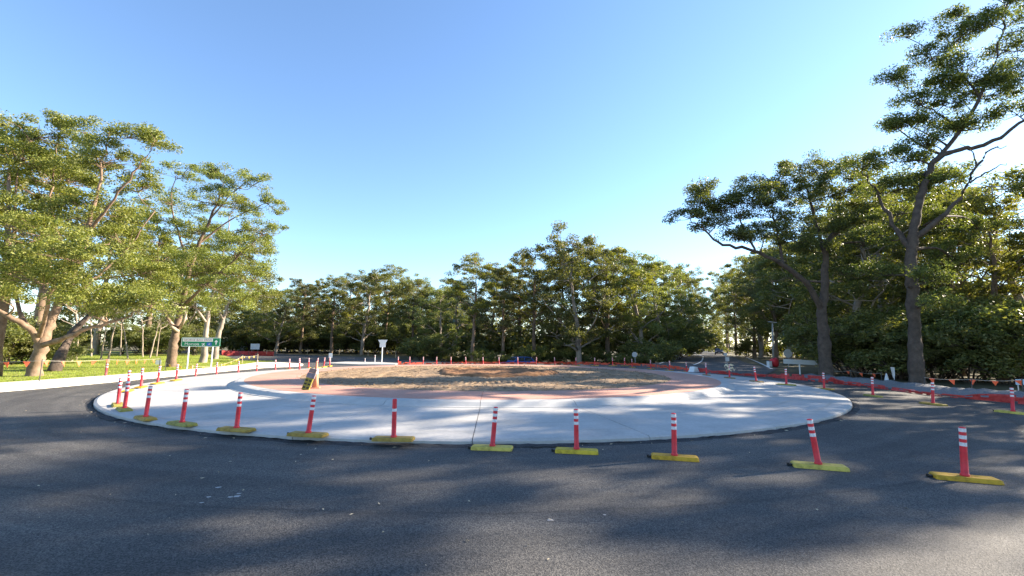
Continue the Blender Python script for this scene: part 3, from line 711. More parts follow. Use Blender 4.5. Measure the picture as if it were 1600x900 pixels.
hero('gum_tree', (1432, 606), None,
     [[(1434, 608, 0, .5), (1432, 580, 0, .40), (1430, 540, 0, .37), (1428, 500, 0, .35), (1426, 460, 0, .33), (1422, 420, 0, .31), (1424, 380, 0, .28), (1432, 340, 0, .25), (1440, 300, .1, .22), (1455, 258, .1, .19), (1490, 235, 0, .15), (1540, 225, -.3, .12), (1590, 195, -.6, .09), (1650, 150, -.8, .04)],
      [(1455, 258, .1, .17), (1500, 205, .6, .13), (1530, 150, .8, .1), (1555, 90, .8, .07), (1570, 30, .8, .05), (1590, -40, .8, .03)],
      [(1428, 372, 0, .2), (1465, 345, -.5, .15), (1500, 310, -.9, .11), (1525, 262, -1.1, .08), (1545, 235, -1.2, .05), (1570, 228, -1.3, .02)],
      [(1515, 285, -1, .06), (1545, 268, -1.2, .04), (1575, 255, -1.3, .015)], [(1525, 262, -1.1, .05), (1520, 238, -1, .03), (1505, 225, -.9, .015)],
      [(1424, 390, 0, .18), (1395, 350, .8, .13), (1375, 310, 1.2, .09), (1350, 270, 1.2, .05)],
      [(1500, 205, .6, .08), (1470, 180, .9, .06), (1440, 165, 1, .03)], [(1530, 150, .8, .07), (1495, 110, 1, .05), (1455, 95, 1, .025)]],
     [(1400, 252, 1, 44, 16, 16), (1350, 262, 1.2, 40, 16, 14), (1440, 280, .8, 46, 16, 16), (1395, 300, 1.2, 46, 20, 18), (1470, 285, .4, 40, 14, 12), (1420, 195, 1, 40, 12, 12), (1470, 200, .9, 36, 14, 12), (1450, 90, 1, 44, 18, 14), (1500, 60, 1, 44, 22, 14), (1550, 40, .8, 44, 22, 16), (1590, 80, .8, 40, 30, 16), (1480, 140, 1, 36, 16, 12), (1545, 150, .8, 44, 20, 14), (1590, 180, -.4, 40, 20, 12), (1640, 120, -.8, 46, 36, 18), (1600, 0, .8, 50, 24, 14), (1660, 40, .4, 44, 30, 14), (1455, 440, -1.2, 30, 16, 8), (1460, 470, -1.4, 26, 12, 6), (1470, 350, 1.5, 40, 18, 12), (1505, 110, 1, 40, 18, 10), (1535, 195, .3, 40, 14, 10), (1445, 130, 1, 34, 14, 9), (1570, 125, .8, 40, 22, 12), (1420, 60, 1, 26, 12, 6), (1400, 130, 1, 26, 14, 8), (1395, 195, 1, 30, 10, 8), (1425, 160, 1, 30, 12, 8), (1475, 165, 1, 36, 14, 9), (1520, 130, .9, 34, 18, 10), (1450, 225, .6, 34, 10, 8), (1570, 5, .8, 36, 18, 9), (1380, 375, 2, 44, 22, 12), (1410, 335, 2, 44, 20, 12), (1485, 400, 2.5, 46, 22, 12), (1530, 360, 2.5, 46, 20, 12), (1380, 430, 2.5, 40, 18, 10), (1500, 25, 1, 34, 12, 8)],
     106, BARKD, LEAF_R, 'tallest gum at right, crooked dark trunk rising out of the top corner', leaf=(.125, .05), cl=(.52, 74), rk=.74)

dl = [o for o in bpy.data.objects if o.get('label', '').startswith('dark trunked gum on grass')][0]
for pts in ([(276, 516, 0), (266, 503, -.5), (254, 488, -.8)], [(278, 518, 0), (268, 510, -.6), (262, 500, -1.0)], [(281, 512, .1), (288, 500, -.4), (292, 488, -.6)]):
    q3 = [P(x, y, dl.location.y + dy) - dl.location for x, y, dy in pts]
    MB().tube(q3, [.13, .10, .04], 8).build('dead_limb', BARED, dl, smooth=True)

# right hand thicket behind the barrier, dark and dense
RB = [(1335, 33, 300, 3, 'leafy tree between the two big right hand gums'), (1385, 36, 320, 4, 'dense tree behind the crooked tall gum'), (1500, 31, 325, 1, 'bushy tree right of the crooked tall gum'),
      (1565, 27, 315, 0, 'bushy tree at right edge behind the flag line'), (1620, 30, 270, 4, 'half cropped tree at the right frame edge'), (1232, 68, 385, 4, 'dense crown between the lamp pole and the leaning gum'), (1188, 76, 398, 3, 'leafy tree just left of the lamp pole'), (1455, 39, 300, 4, 'dense tree filling the gap right of the crooked trunk'), (1530, 37, 305, 3, 'dense tree behind the flags near the right edge'), (1325, 46, 380, 5, 'low leafy tree just right of the leaning gum trunk')]
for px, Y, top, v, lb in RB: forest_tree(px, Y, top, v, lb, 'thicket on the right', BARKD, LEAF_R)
for i, (px, Y, h) in enumerate(((1318, 33, 4.0), (1345, 31, 3.6), (1335, 29, 3.8), (1365, 30, 4.6), (1395, 28, 3.6), (1415, 31, 5), (1455, 27, 4), (1480, 29, 5), (1510, 25.5, 3.4), (1535, 27, 5), (1565, 24.5, 3.8), (1590, 26, 5), (1630, 24, 4.5), (1420, 26.5, 2.6))):
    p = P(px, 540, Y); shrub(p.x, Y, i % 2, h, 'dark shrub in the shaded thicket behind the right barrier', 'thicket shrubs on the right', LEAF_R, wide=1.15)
# trees just out of frame on the right, whose shade falls across the road
for i, (x, y, h, v) in enumerate(((28.5, 17.3, 18, 2), (35, 19.8, 22, 6), (32, 21.0, 15, 0), (46, 11.5, 18, 6), (38, 8.0, 16, 0), (26, 3.5, 14, 2), (41, 22.5, 18, 1), (33, -1, 17, 6))):
    s = h / VH[v]
    plant('gum_tree', VAR[v], BARKD, LEAF_R, (x, y, -.03), 'gum beyond the right edge of the picture whose shade crosses the road', 'tree', 'gums beyond the right edge', rt.uniform(0, 6.28), (s * (.72, .8, .75, .7, .9, .8, .9, .8)[i], s * (.72, .8, .75, .7, .9, .8, .9, .8)[i], s))
# scrub and thin pale trunks behind the left verge
def sapling(seed, h):
    r = random.Random(seed); a = r.uniform(-.25, .25) * h; b = r.uniform(-.1, .1) * h
    limbs = [[(0, 0, -.2, .085), (a * .3, b * .3, h * .35, .065), (a * .7, b * .7, h * .68, .045), (a, b, h, .015)]]; pads = []
    for i in range(6):
        t = r.uniform(.45, .9); d = r.uniform(.8, 1.8); an = r.uniform(0, 6.28); p = (a * t, b * t, h * t)
        e = (p[0] + d * math.cos(an), p[1] + d * math.sin(an), p[2] + d * .7); limbs.append([(*p, .05), ((p[0] + e[0]) / 2, (p[1] + e[1]) / 2, (p[2] + e[2]) / 2 - .1, .035), (*e, .012)])
        pads.append((*e, .9, .9, .5, 5))
    return build_tree('sapling', limbs, pads, seed, (.22, .08), (.45, 34), 6, 4, .05)
SAP = [sapling(51, 6), sapling(52, 7), sapling(53, 5.5)]
SP = [(115, 40, 'leaning'), (122, 42, 'slender'), (160, 44, 'crooked'), (172, 38, 'straight'), (203, 46, 'forked'), (225, 52, 'thin'), (236, 50, 'bent'), (246, 54, 'leaning'), (190, 55, 'tall'), (145, 52, 'thin')]
for i, (px, Y, ad) in enumerate(SP):
    p = P(px, 540, Y); s = rt.uniform(.9, 1.25)
    plant('paperbark_sapling', SAP[i % 3], BARED, LEAF_S, (p.x, Y, -.03), '%s pale trunked sapling at the back of the left lawn, %s of ten from left' % (ad, ('first', 'second', 'fourth', 'fifth', 'seventh', 'eighth', 'ninth', 'tenth', 'sixth', 'third')[i]), 'tree', 'pale saplings behind the verge', rt.uniform(0, 6.28), (s, s, s))
for i in range(34):
    px = rt.uniform(-160, 330); Y = rt.uniform(58, 76); p = P(px, 540, Y)
    shrub(p.x, Y, rt.choice((0, 1, 1)), rt.uniform(2.6, 5.4), 'green shrub in the sunny scrub behind the left verge', 'scrub behind the left verge', LEAF_Y)
for i, (px, Y, h) in enumerate(((-30, 34, 4), (15, 33, 3.4), (40, 36, 3.6), (95, 36, 2.4), (-70, 30, 4), (70, 38, 3))):
    p = P(px, 540, Y); shrub(p.x, Y, 0, h, 'green shrub close behind the big spreading gum', 'shrubs by the big left gum', LEAF_Y)
# gums behind the left verge
for px, Y, top, v, lb in ((-60, 38, 190, 0, 'tall gum behind and left of the big spreading gum'), (60, 46, 250, 1, 'gum seen through the crown of the big spreading gum'), (150, 60, 330, 3, 'gum deep behind the pale saplings'), (230, 62, 330, 0, 'gum between the big spreading gum and the dark trunked gum'), (290, 70, 380, 4, 'low tree far behind the green direction sign'), (305, 76, 400, 3, 'tree beyond the lawn left of the red mesh fence'), (385, 102, 448, 4, 'tree behind the white board at far left')):
    forest_tree(px, Y, top, v, lb, 'gums behind the left verge', BARKP, LEAF_L)
st = random.Random(5)
p = P(-4, 540, 22.5)
mbs = MB().tube([(p.x, p.y, -.1), (p.x + .05, p.y, .6), (p.x - .05, p.y, 1.3), (p.x - .2, p.y + .2, 4), (p.x - .8, p.y + .4, 7.5), (p.x - 1.5, p.y + .6, 11)], [.34, .27, .24, .2, .13, .05], 9)
tag(mbs.build('tree_trunk', BARKP, smooth=True), 'slim trunk cut by the left edge of the picture', 'tree')
# dark fallen log leaning behind the big gum
a = P(84, 577, 26.5); b = P(112, 520, 29)
tag(MB().tube([(a.x, a.y, -.05), ((a.x + b.x) / 2 - .1, (a.y + b.y) / 2, b.z * .45), (b.x, b.y, b.z), (b.x + .9, b.y + .5, b.z + 1.6)], [.34, .28, .22, .1], 9).build('leaning_trunk', BARKD, smooth=True), 'dark trunk leaning right behind the big spreading gum', 'tree')
# far wood behind everything, one mass
def far_wood():
    rng = np.random.default_rng(9); C = []
    for x0, y0, x1, y1, h, n in ((-150, 60, -75, 96, 12, 260), (-75, 96, -20, 100, 11, 420), (-60, 88, -16, 90, 7, 300), (-20, 88, 28, 84, 9, 380), (-14, 70, 18, 72, 4, 160), (26, 72, 36, 98, 8, 120), (30, 110, 48, 160, 14, 160), (56, 120, 110, 260, 14, 200), (46, 84, 62, 60, 12, 320), (44, 58, 52, 24, 9, 340), (108, 275, 140, 280, 10, 60), (-100, 30, -90, 62, 12, 140)):
        t = rng.random(n); u = rng.normal(size=(n, 2)) * 2.5
        C.append(np.stack([x0 + (x1 - x0) * t + u[:, 0], y0 + (y1 - y0) * t + u[:, 1], .5 + rng.random(n) ** 1.3 * h * (.8 + .25 * np.sin(t * 23))], -1))
    C = np.concatenate(C)
    V, Fq = leaves(rng, C, rng.uniform(1.3, 2.3, len(C)), 42, .75, .34, .2)
    o = obj('far_wood', np_mesh('far_wood', V, Fq), LEAF_F)
    tag(o, 'dark mass of woodland closing the gaps behind the forest trees', 'woodland', kind='stuff')
far_wood()
# grass on the verge
def grass():
    rng = np.random.default_rng(21); n = 110000
    x = -20.6 - rng.random(n) ** 1.3 * 32; y = 12 + rng.random(n) * 48
    edge = np.interp(y, [p.y for p in path_grass], [p.x for p in path_grass]); ok = (x < edge - .02) & (y < 44.5 + np.maximum(0, -27 - x) * 1.3)
    x, y = x[ok], y[ok]; n = len(x)
    a = rng.random(n) * 6.283; h = rng.uniform(.03, .08, n); w = rng.uniform(.010, .02, n)
    dx, dy = np.cos(a) * w, np.sin(a) * w; lx, ly = rng.normal(size=(2, n)) * .05
    z = np.full(n, .068)
    V = np.stack([np.stack([x - dx, y - dy, z], -1), np.stack([x + dx, y + dy, z], -1), np.stack([x + lx, y + ly, z + h], -1)], 1).reshape(-1, 3)
    tag(obj('grass', np_mesh('grass', V, np.arange(n * 3).reshape(-1, 3)), GRASS), 'short sunlit green grass on the left verge', 'grass', kind='stuff')
grass()

# ------------------------------------------------------------------ delineator posts
def make_bollard_meshes():
    poly = [(-.135, 0), (.135, 0), (.128, .022), (.105, .06), (-.105, .06), (-.128, .022)]
    v = []; n = 6
    stations = [(-.37, .80), (-.34, 1.0), (.34, 1.0), (.37, .80)]
    for x, k in stations:
        for (y, z) in poly: v.append((x, y * (.9 if k < 1 else 1), z * k))
    f = [(i * n + j, i * n + (j + 1) % n, (i + 1) * n + (j + 1) % n, (i + 1) * n + j) for i in range(3) for j in range(n)] + [tuple(range(n - 1, -1, -1)), tuple(range(3 * n, 4 * n))]
    base = MB().add(v, f).mesh('base', .006)
    lug = MB()
    lug.box((-.42, -.035, .008), (-.372, .035, .034)).tube([(-.425, 0, .004), (-.425, 0, .045)], .02, 8)
    lug = lug.mesh('connector_lug', .004)
    h = .69; z0 = .055
    post = MB().tube([(0, 0, z0), (0, 0, z0 + .03), (0, 0, z0 + .04), (0, 0, z0 + .28), (0, 0, z0 + h - .02), (0, 0, z0 + h - .004), (0, 0, z0 + h)], [.055, .055, .043, .042, .04, .038, .030], 16).mesh('post', 0, True)
    band = MB().tube([(0, 0, -.026), (0, 0, .026)], .0415, 16, False).mesh('reflective_band', 0, True)
    return base, lug, post, band
BM = make_bollard_meshes()
BASECOL = {'y': (.60, .42, .035), 'o': (.56, .32, .025), 'l': (.56, .44, .09), 'd': (.38, .25, .05), 'g': (.30, .27, .06), 'b': (.32, .22, .10)}  # darker ochre, green and brown tones partly carry shade in the colour
GB = 'red delineator posts around the roundabout'
rb = random.Random(12)
def bollard(loc, rz, colk, label, bands=3, tilt=0.0, base=True):
    r = empty('delineator_post', loc, rz)
    tag(r, label, 'bollard', GB)
    bo = obj('base', BM[0], YEL, r); bo.color = (*BASECOL[colk], 1); obj('connector_lug', BM[1], BLACK, bo)
    po = obj('post', BM[2], RED, r); po.rotation_euler = (rb.gauss(0, .035), tilt + rb.gauss(0, .028), rb.uniform(0, .3))
    for k in ((.66, .56, .46) if bands == 3 else (.56, .46) if bands == 2 else (.50,)):
        obj('reflective_band', BM[3], BAND, po, (0, 0, k + .045))
    return r
def on_site(px, py):
    g = G(px, py, 0.0)
    for _ in range(3):
        d = (g - C0); d.z = 0; r = d.length
        z = .104 + max(0, 14.97 - r) * .026 if r < RA - .05 else 0.0
        g = G(px, py, z)
    return g
def chain(items, extra=None):
    pts = [on_site(q[0], q[1]) for q in items]
    for i, q in enumerate(items):
        a, b = pts[max(i - 1, 0)], pts[min(i + 1, len(pts) - 1)]; d = b - a
        bollard(pts[i], math.atan2(d.y, d.x) + rb.gauss(0, .05), *q[2:])
chain([  # front row, left to right
 (184, 634, 'g', 'red post on dirty base at leftmost tip of the concrete apron, half behind another', 3, .05),
 (194, 641, 'g', 'red post overlapping the leftmost one at the left tip of the apron', 3, .0),
 (227, 655, 'd', 'red post on brown base near left tip of the apron, third along the front kerb', 3, .04),
 (284, 664, 'g', 'red post on green stained base, fourth along the front kerb from left', 3, .03),
 (369, 673, 'd', 'red post on ochre base, fifth along the front kerb from left', 3, .02),
 (481, 681, 'd', 'red post on ochre base below the orange cone, sixth along the front kerb', 3, .04),
 (615, 688, 'd', 'red post with a single white band on ochre base, seventh along the front kerb', 1, .0),
 (769, 702, 'l', 'red post leaning right on lemon yellow base, at the straight slab joint', 3, .08),
 (901, 707, 'y', 'upright red post on bright yellow base just off the apron at front centre', 3, .0),
 (1054, 717, 'o', 'red post on orange yellow base on the asphalt, third from right in front', 3, .0),
 (1280, 731, 'l', 'red post leaning left on pale yellow base, second from right in front', 3, -.10),
 (1508, 750, 'o', 'nearest red post, on cracked orange yellow base at lower right', 3, .0)])
ordn = ['first', 'second', 'third', 'fourth', 'fifth', 'sixth', 'seventh', 'eighth', 'ninth', 'tenth', 'eleventh', 'twelfth', 'thirteenth', 'fourteenth', 'fifteenth', 'sixteenth', 'seventeenth', 'eighteenth', 'nineteenth']
LB = [(199, 612), (220, 606), (246, 600), (275, 595), (305, 591), (338, 587), (372, 584), (401, 582), (430, 580.3), (452, 577.5), (468, 579), (482, 575.5), (495, 575), (506, 574), (515, 572.5)]
chain([(x, y, 'yoyylyylgdydgyy'[i], '%s red post counting back along the left rear edge of the apron' % ordn[i]) for i, (x, y) in enumerate(LB)])
FB = [622, 640, 661, 682, 704.5, 728, 755, 780, 809, 838, 867, 900, 929, 957, 976]
chain([(x, 571.3 if x < 900 else 571.8, 'd', '%s red post from left in the far row behind the dirt island' % ordn[i]) for i, x in enumerate(FB)])
RBL = [(988, 574.3), (1017, 577), (1046, 579.5), (1073, 582), (1104, 586.5), (1140, 591), (1182, 596.8), (1229, 602), (1288, 608.5), (1364, 619.5), (1458, 632.5), (1583, 646)]
chain([(x, y, 'ddddbbbgdgdl'[i], '%s red post counting forward along the right rear curve from behind the island' % ordn[i]) for i, (x, y) in enumerate(RBL)])

# cone with a spare post base leaning on it
cp = G(492.5, 606.5, .35)
cone = empty('traffic_cone', cp, .3)
tag(cone, 'orange traffic cone with white collar standing on the pink ring', 'traffic cone')
MB().tube([(0, 0, .03), (0, 0, .30), (0, 0, .86), (0, 0, .90)], [.105, .085, .030, .026], 16).build('cone_body', ORANGE, cone, smooth=True)
MB().tube([(0, 0, .47), (0, 0, .64)], [.071, .054], 16, False).build('reflective_collar', BAND, cone, smooth=True)
MB().box((-.15, -.15, 0), (.15, .15, .035)).build('cone_base', ORANGE, cone, .012)
sp_ = empty('spare_base', G(476, 609.5, .35), 0)
tag(sp_, 'dirty olive slotted rubber base propped upright against the orange cone', 'post base')
M_ = Matrix.Rotation(R(13), 4, 'Y') @ Matrix.Rotation(R(-16), 4, 'X')
q = MB().box((-.12, 0, 0), (.12, .07, .40), M_).build('olive_slab', OLIVE, sp_, .012)
mb = MB()
for k in range(3):
    for s_ in (-.06, .06): mb.box((s_ - .04, -.006, .06 + .115 * k), (s_ + .04, .001, .11 + .115 * k), M_)
mb.build('slot', BLACK, q)
MB().box((-.135, .005, .41), (.135, .075, .57), M_).build('grey_slab', mat('grey_rubber', (.14, .12, .13), .8, (.24, .21, .23), 8), sp_, .012)
MB().box((-.12, .01, .58), (.12, .07, .72), M_).build('brown_slab', mat('brown_rubber', (.20, .13, .11), .8, (.28, .19, .16), 8), sp_, .012)

# ------------------------------------------------------------------ barrier mesh runs
def mesh_run(name, pts, h, m, label, seed, wob=.25, hole=.07, step=.16):
    r = random.Random(seed); pts = [Vector(p) for p in smooth2(pts, 10)]
    out = []; acc = 0
    for a, b in zip(pts, pts[1:]):
        L_ = (b - a).length; n = max(1, int(L_ / step))
        for k in range(n): out.append(a.lerp(b, k / n))
    n = len(out); rows = 6; V = []; Fq = []
    top = [1.0] * n; cur = 1.0; tgt = 1.0
    for i in range(n):
        if r.random() < .10: tgt = r.uniform(1 - wob, 1 + wob * .5)
        cur += (tgt - cur) * .35; top[i] = cur
    for i, p in enumerate(out):
        d = (out[min(i + 1, n - 1)] - out[max(i - 1, 0)]).normalized(); nn = Vector((-d.y, d.x, 0))
        ph = math.sin(i * .55 + seed) * .05 + math.sin(i * .21) * .07
        for k in range(rows):
            t = k / (rows - 1)
            o_ = nn * (ph * t + r.uniform(-.035, .035) * (1 if 0 < k else .4) + (.07 if k == rows - 1 else 0))
            z = h * top[i] * min(t, .84) * (1.19) - (.05 * h if k == rows - 1 else 0)
            V.append(tuple(p + o_ + Vector((0, 0, ground_h(p.x, p.y) + .004 + z))))
    for i in range(n - 1):
        for k in range(rows - 1):
            if r.random() > hole: Fq.append((i * rows + k, i * rows + k + 1, (i + 1) * rows + k + 1, (i + 1) * rows + k))
    o = obj(name, np_mesh(name, V, Fq), m); return tag(o, label, 'barrier')
mesh_run('barrier_mesh', barrier[:8], .29, MESHR, 'low crumpled dark red barrier mesh curving along the right side of the road', 1, .6, .22)
farb = [G(618, 570.4) + Vector((0, .9, 0)), G(700, 569.6) + Vector((0, .9, 0)), G(800, 569.6) + Vector((0, .9, 0)), G(900, 570.4) + Vector((.3, 1, 0)), G(980, 571.5) + Vector((.6, 1, 0)), G(1030, 575.5) + Vector((.6, .6, 0)), G(1076, 580) + Vector((.3, .3, 0))]
mesh_run('barrier_mesh', farb, .27, MESHO, 'low orange red barrier mesh strung behind the far row of red posts', 2, .45, .28)
lf = [G(346, 556), G(390, 555.5), G(430, 556.5)]
fl = empty('mesh_fence', lf[1]); tag(fl, 'taller red orange mesh fence across the closed road at far left', 'fence')
mr_ = mesh_run('mesh_panel', lf, .72, MESHR, None, 3, .15, .03, .3); del mr_['category']
mr_.parent = fl; mr_.location = -lf[1]
for k in range(7):
    p = lf[0].lerp(lf[2], k / 6) - lf[1]; MB().tube([(p.x, p.y, -.1), (p.x, p.y, .85)], .025, 6).build('picket', DKSTEEL, fl)
a = G(1084, 581); wp = empty('barrier_block', a, .4); tag(wp, 'pale plastic barrier block where the two red mesh runs meet', 'barrier')
MB().prism([(-.3, 0), (.3, 0), (.22, .12), (.12, .36), (-.12, .36), (-.22, .12)], -.25, .25).build('body', WHITE, wp, .02)
MB().box((-.06, -.14, .361), (.06, .14, .385)).build('cap', SIGNBK, wp, .008)
# torn scrap hanging on the post in front of the far road
g = on_site(1140, 591); mb = MB(); rs = random.Random(6)
for k in range(14):
    c = Vector((rs.uniform(-.28, .28), -.07 + rs.uniform(-.05, .02), rs.uniform(.35, .80))); e1 = Vector((rs.uniform(-.16, .16), rs.uniform(-.05, .05), rs.uniform(-.08, .10))); e2 = Vector((rs.uniform(-.03, .03), .02, rs.uniform(.03, .07)))
    mb.add([c - e1, c + e2, c + e1, c - e2], [(0, 1, 2, 3)])
tag(mb.build('tape_scrap', mat('frayed_tape', (.65, .5, .28), .8, (.8, .7, .5), 9), loc=g), 'frayed pale tape tangled round a red post before the far road', 'tape')

# ------------------------------------------------------------------ bunting
def bunting(label, stakes, sag, spacing, fm, fs=.24, h0=.9, stake_m=None, group='flag lines', stake_r=.018, hide=()):
    root = empty('flag_bunting', stakes[0]); tag(root, label, 'bunting', group); o = Vector(stakes[0])
    tops = []
    for i, s_ in enumerate(stakes):
        s_ = Vector(s_); hh = h0 if not isinstance(h0, (list, tuple)) else h0[i]
        tops.append(s_ + Vector((0, 0, hh)))
        if i not in hide: MB().tube([s_ - o + Vector((0, 0, -.1)), s_ - o + Vector((.01, 0, hh + .06))], stake_r, 6).build('stake', stake_m or DKSTEEL, root)
    pts = []
    for a, b in zip(tops, tops[1:]):
        n = 14
        for k in range(n):
            t = k / n; p = a.lerp(b, t); p.z -= sag * 4 * t * (1 - t); pts.append(p - o)
    pts.append(tops[-1] - o)
    MB().tube(pts, .006, 5).build('cord', ROPE, root)
    fmsh = MB().add([(-fs / 2, 0, 0), (fs / 2, 0, 0), (.02, .04, -fs * 1.05), (-fs / 2, .008, 0), (fs / 2, .008, 0), (.02, .048, -fs * 1.05)], [(0, 1, 2), (5, 4, 3), (0, 3, 4, 1), (1, 4, 5, 2), (2, 5, 3, 0)]).mesh('flag')
    acc = spacing * .4
    for a, b in zip(pts, pts[1:]):
        L_ = (b - a).length
        while acc < L_:
            p = a.lerp(b, acc / L_); f = obj('flag', fmsh, fm, root, p - Vector((0, 0, .008)))
            d = b - a; f.rotation_euler = (rs.uniform(-.35, .35), rs.uniform(-.15, .15), math.atan2(d.y, d.x) + rs.uniform(-.5, .5)); acc += spacing
        acc -= L_
    return root
bunting('cord of orange flags past the big spreading gum on the left verge', [G(-75, 600), G(61, 597, .07), G(164, 588.5, .07), G(248, 580, .07)], .05, .78, FLAGM, .23, [.95, .92, .85, .75])
bunting('low cord of small orange flags beneath the green direction sign', [G(258, 578, .07), G(300, 579, .07), G(345, 577, .07), G(378, 568, .07), G(402, 566, .07)], .08, .8, FLAGY, .16, [.42, .28, .3, .6, .65], WOODS, stake_r=.03)
bunting('far cord of yellow flags along the road under the left forest', [G(432, 553.8), G(480, 553.6), G(530, 553.8), G(575, 556), G(618, 560)], .1, 1.5, FLAGY, .30, .8, WOODS, stake_r=.03)
p0, p1 = G(1285, 590), G(1375, 600)
bunting('cord of red flags in shade between the two big right hand gums', [G(1283, 592), G(1330, 594.5), G(1378, 600)], .08, .95, FLAGM, .2, .55)
bunting('cord of red flags before the dark thicket at right', [G(1446, 612), G(1520, 617), G(1600, 622), G(1690, 630)], .05, .62, FLAGM, .2, [.60, .62, .68, .7])
# striped post standing on the grass
g = G(165, 588, .07); r = empty('marker_post', g); tag(r, 'red and white marker post standing alone on the left grass', 'post')
obj('post', BM[2], MESHO, r, (0, 0, -.08)).scale = (1.3, 1.3, 1.05)
for k in (.6, .48): o = obj('reflective_band', BM[3], BAND, r, (0, 0, k)); o.scale = (1.32, 1.32, 1)

# ------------------------------------------------------------------ signs
def text_mesh(s, size, name):
    c = bpy.data.curves.new(name, 'FONT'); c.body = s; c.size = size; c.extrude = .002; c.align_x = 'LEFT'; c.resolution_u = 2
    t = bpy.data.objects.new(name, c); COL.objects.link(t)
    bpy.context.view_layer.update()
    me = bpy.data.meshes.new_from_object(t.evaluated_get(bpy.context.evaluated_depsgraph_get()))
    bpy.data.objects.remove(t); me.name = name; return me
def rrect(w, h, r, n=4):
    pts = []
    for cx, cz, a0 in ((w/2-r, h/2-r, 0), (-w/2+r, h/2-r, 90), (-w/2+r, -h/2+r, 180), (w/2-r, -h/2+r, 270)):
        for k in range(n + 1):
            a = R(a0 + 90 * k / n); pts.append((cx + r * math.cos(a), cz + r * math.sin(a)))
    return pts
a, b = G(295, 577.5, .07), G(325, 578, .07)
ctr = (a + b) / 2; ctr.y = (a.y + b.y) / 2; dx = b - a
yaw = math.atan2(0.22, 1)
sg = empty('direction_sign', (ctr.x, ctr.y, .07), yaw)
tag(sg, 'green road direction sign with white border on two posts, left verge', 'road sign')
mpp = ctr.y / 700
w_, h_ = 53.5 * mpp / math.cos(yaw) * .99, 14.5 * mpp
zc = P(313, 534.5, ctr.y).z - .07
for sx in (-.27, .27):
    MB().tube([(sx * w_ * 1.12, .06, -.3), (sx * w_ * 1.12, .06, zc + h_ * .4)], .04, 10).build('post', WHITE, sg)
pn = MB().prism(rrect(w_, h_, .09), 0, .02).build('panel', GREEN, sg, loc=(0, 0, zc))
outer_, inner_ = rrect(w_ - .03, h_ - .03, .08), rrect(w_ - .09, h_ - .09, .06)
n = len(outer_); mb = MB(); mb.add([(x, -.004, z) for x, z in outer_] + [(x, -.004, z) for x, z in inner_], [(i, (i + 1) % n, n + (i + 1) % n, n + i) for i in range(n)])
mb.build('border', WHITE, pn)
MB().box((-w_ * .46, -.008, h_ * .05), (w_ * .30, -.003, h_ * .39)).build('name_plate', WHITE, pn)
def put_text(s, size, x, z, m, parent, width, nm):
    me = text_mesh(s, size, nm); o = obj(nm, me, m, parent, (x, -.012, z)); o.rotation_euler = (R(90), 0, 0)
    xs_ = [v.co.x for v in me.vertices]; o.scale = (width / (max(xs_) - min(xs_)), 1, 1); return o
put_text('GEORGE BASS DRIVE', h_ * .27, -w_ * .44, h_ * .13, GREYT, pn, w_ * .71, 'lettering')
put_text('Moruya', h_ * .40, -w_ * .41, -h_ * .33, WHITE, pn, w_ * .36, 'lettering')
# aeroplane, blue service square, arrow
pl_ = [(0, .5), (.07, .36), (.08, .12), (.5, -.12), (.5, -.22), (.08, -.1), (.06, -.36), (.2, -.46), (.2, -.53), (0, -.47), (-.2, -.53), (-.2, -.46), (-.06, -.36), (-.08, -.1), (-.5, -.22), (-.5, -.12), (-.08, .12), (-.07, .36)]
ca, sa = math.cos(R(-40)), math.sin(R(-40)); k = h_ * .38
MB().prism([((x * ca - z * sa) * k, (x * sa + z * ca) * k) for x, z in pl_], -.008, -.003).build('aeroplane_symbol', WHITE, pn, loc=(w_ * .07, 0, -h_ * .22))
MB().box((w_ * .15, -.008, -h_ * .39), (w_ * .28, -.003, -h_ * .04)).build('service_panel', BLUE, pn)
MB().prism([(-.3, -.08), (.05, -.08), (.05, -.25), (.35, 0), (.05, .25), (.05, .08), (-.3, .08)], -.013, -.009, Matrix.Scale(h_ * .3, 4, (1, 0, 0)) @ Matrix.Scale(h_ * .3, 4, (0, 0, 1))).build('service_symbol', WHITE, pn, loc=(w_ * .215, 0, -h_ * .21))
MB().prism([(-.09, -.45), (.09, -.45), (.09, .02), (.34, .02), (0, .45), (-.34, .02), (-.09, .02)], -.008, -.003, Matrix.Scale(h_ * .55, 4, (1, 0, 0)) @ Matrix.Scale(h_ * .55, 4, (0, 0, 1))).build('arrow', WHITE, pn, loc=(w_ * .39, 0, 0))

def plate_sign(name, label, foot, poly, zc_px, m, cat='road sign', posts=(0,), yaw=0.0, pr=.03, pm=None, z=0.0, th=.006, extra_top=0.0, Y=None):
    "flat plate on posts; poly in px about its centre, converted to metres at the sign's distance"
    g = G(*foot, z) if Y is None else P(foot[0], 540, Y)
    if Y is not None: g.z = ground_h(g.x, g.y)
    mp = g.y / F
    r = empty(name, g, yaw); tag(r, label, cat)
    c = P(zc_px[0], zc_px[1], g.y) - g
    for px in posts:
        x = px * mp + (c.x if len(posts) > 1 else 0)
        MB().tube([(x, .05, -.2), (x, .05, c.z + extra_top)], pr, 8).build('post', pm or STEEL, r)
    MB().prism([(x * mp, -y * mp) for x, y in poly], 0, th).build('plate', m, r, loc=(c.x, 0, c.z))
    return r
def octa(r): return [(r * math.cos(R(22.5 + 45 * k)), r * math.sin(R(22.5 + 45 * k))) for k in range(8)]
tw = plate_sign('give_way_sign', 'sunlit white triangular sign over a square plate on a tall pale post, far left centre', (596, 569.5), [(-7.2, -4.5), (7.2, -4.5), (6.8, -3.4), (.9, 6.2), (-.9, 6.2), (-6.8, -3.4)], (598, 535.5), WHITE, pm=WHITE, pr=.045)  # white on both plates stands in for sun on grey sign backs
mp = tw.location.y / F; c_ = P(598, 539, tw.location.y) - tw.location
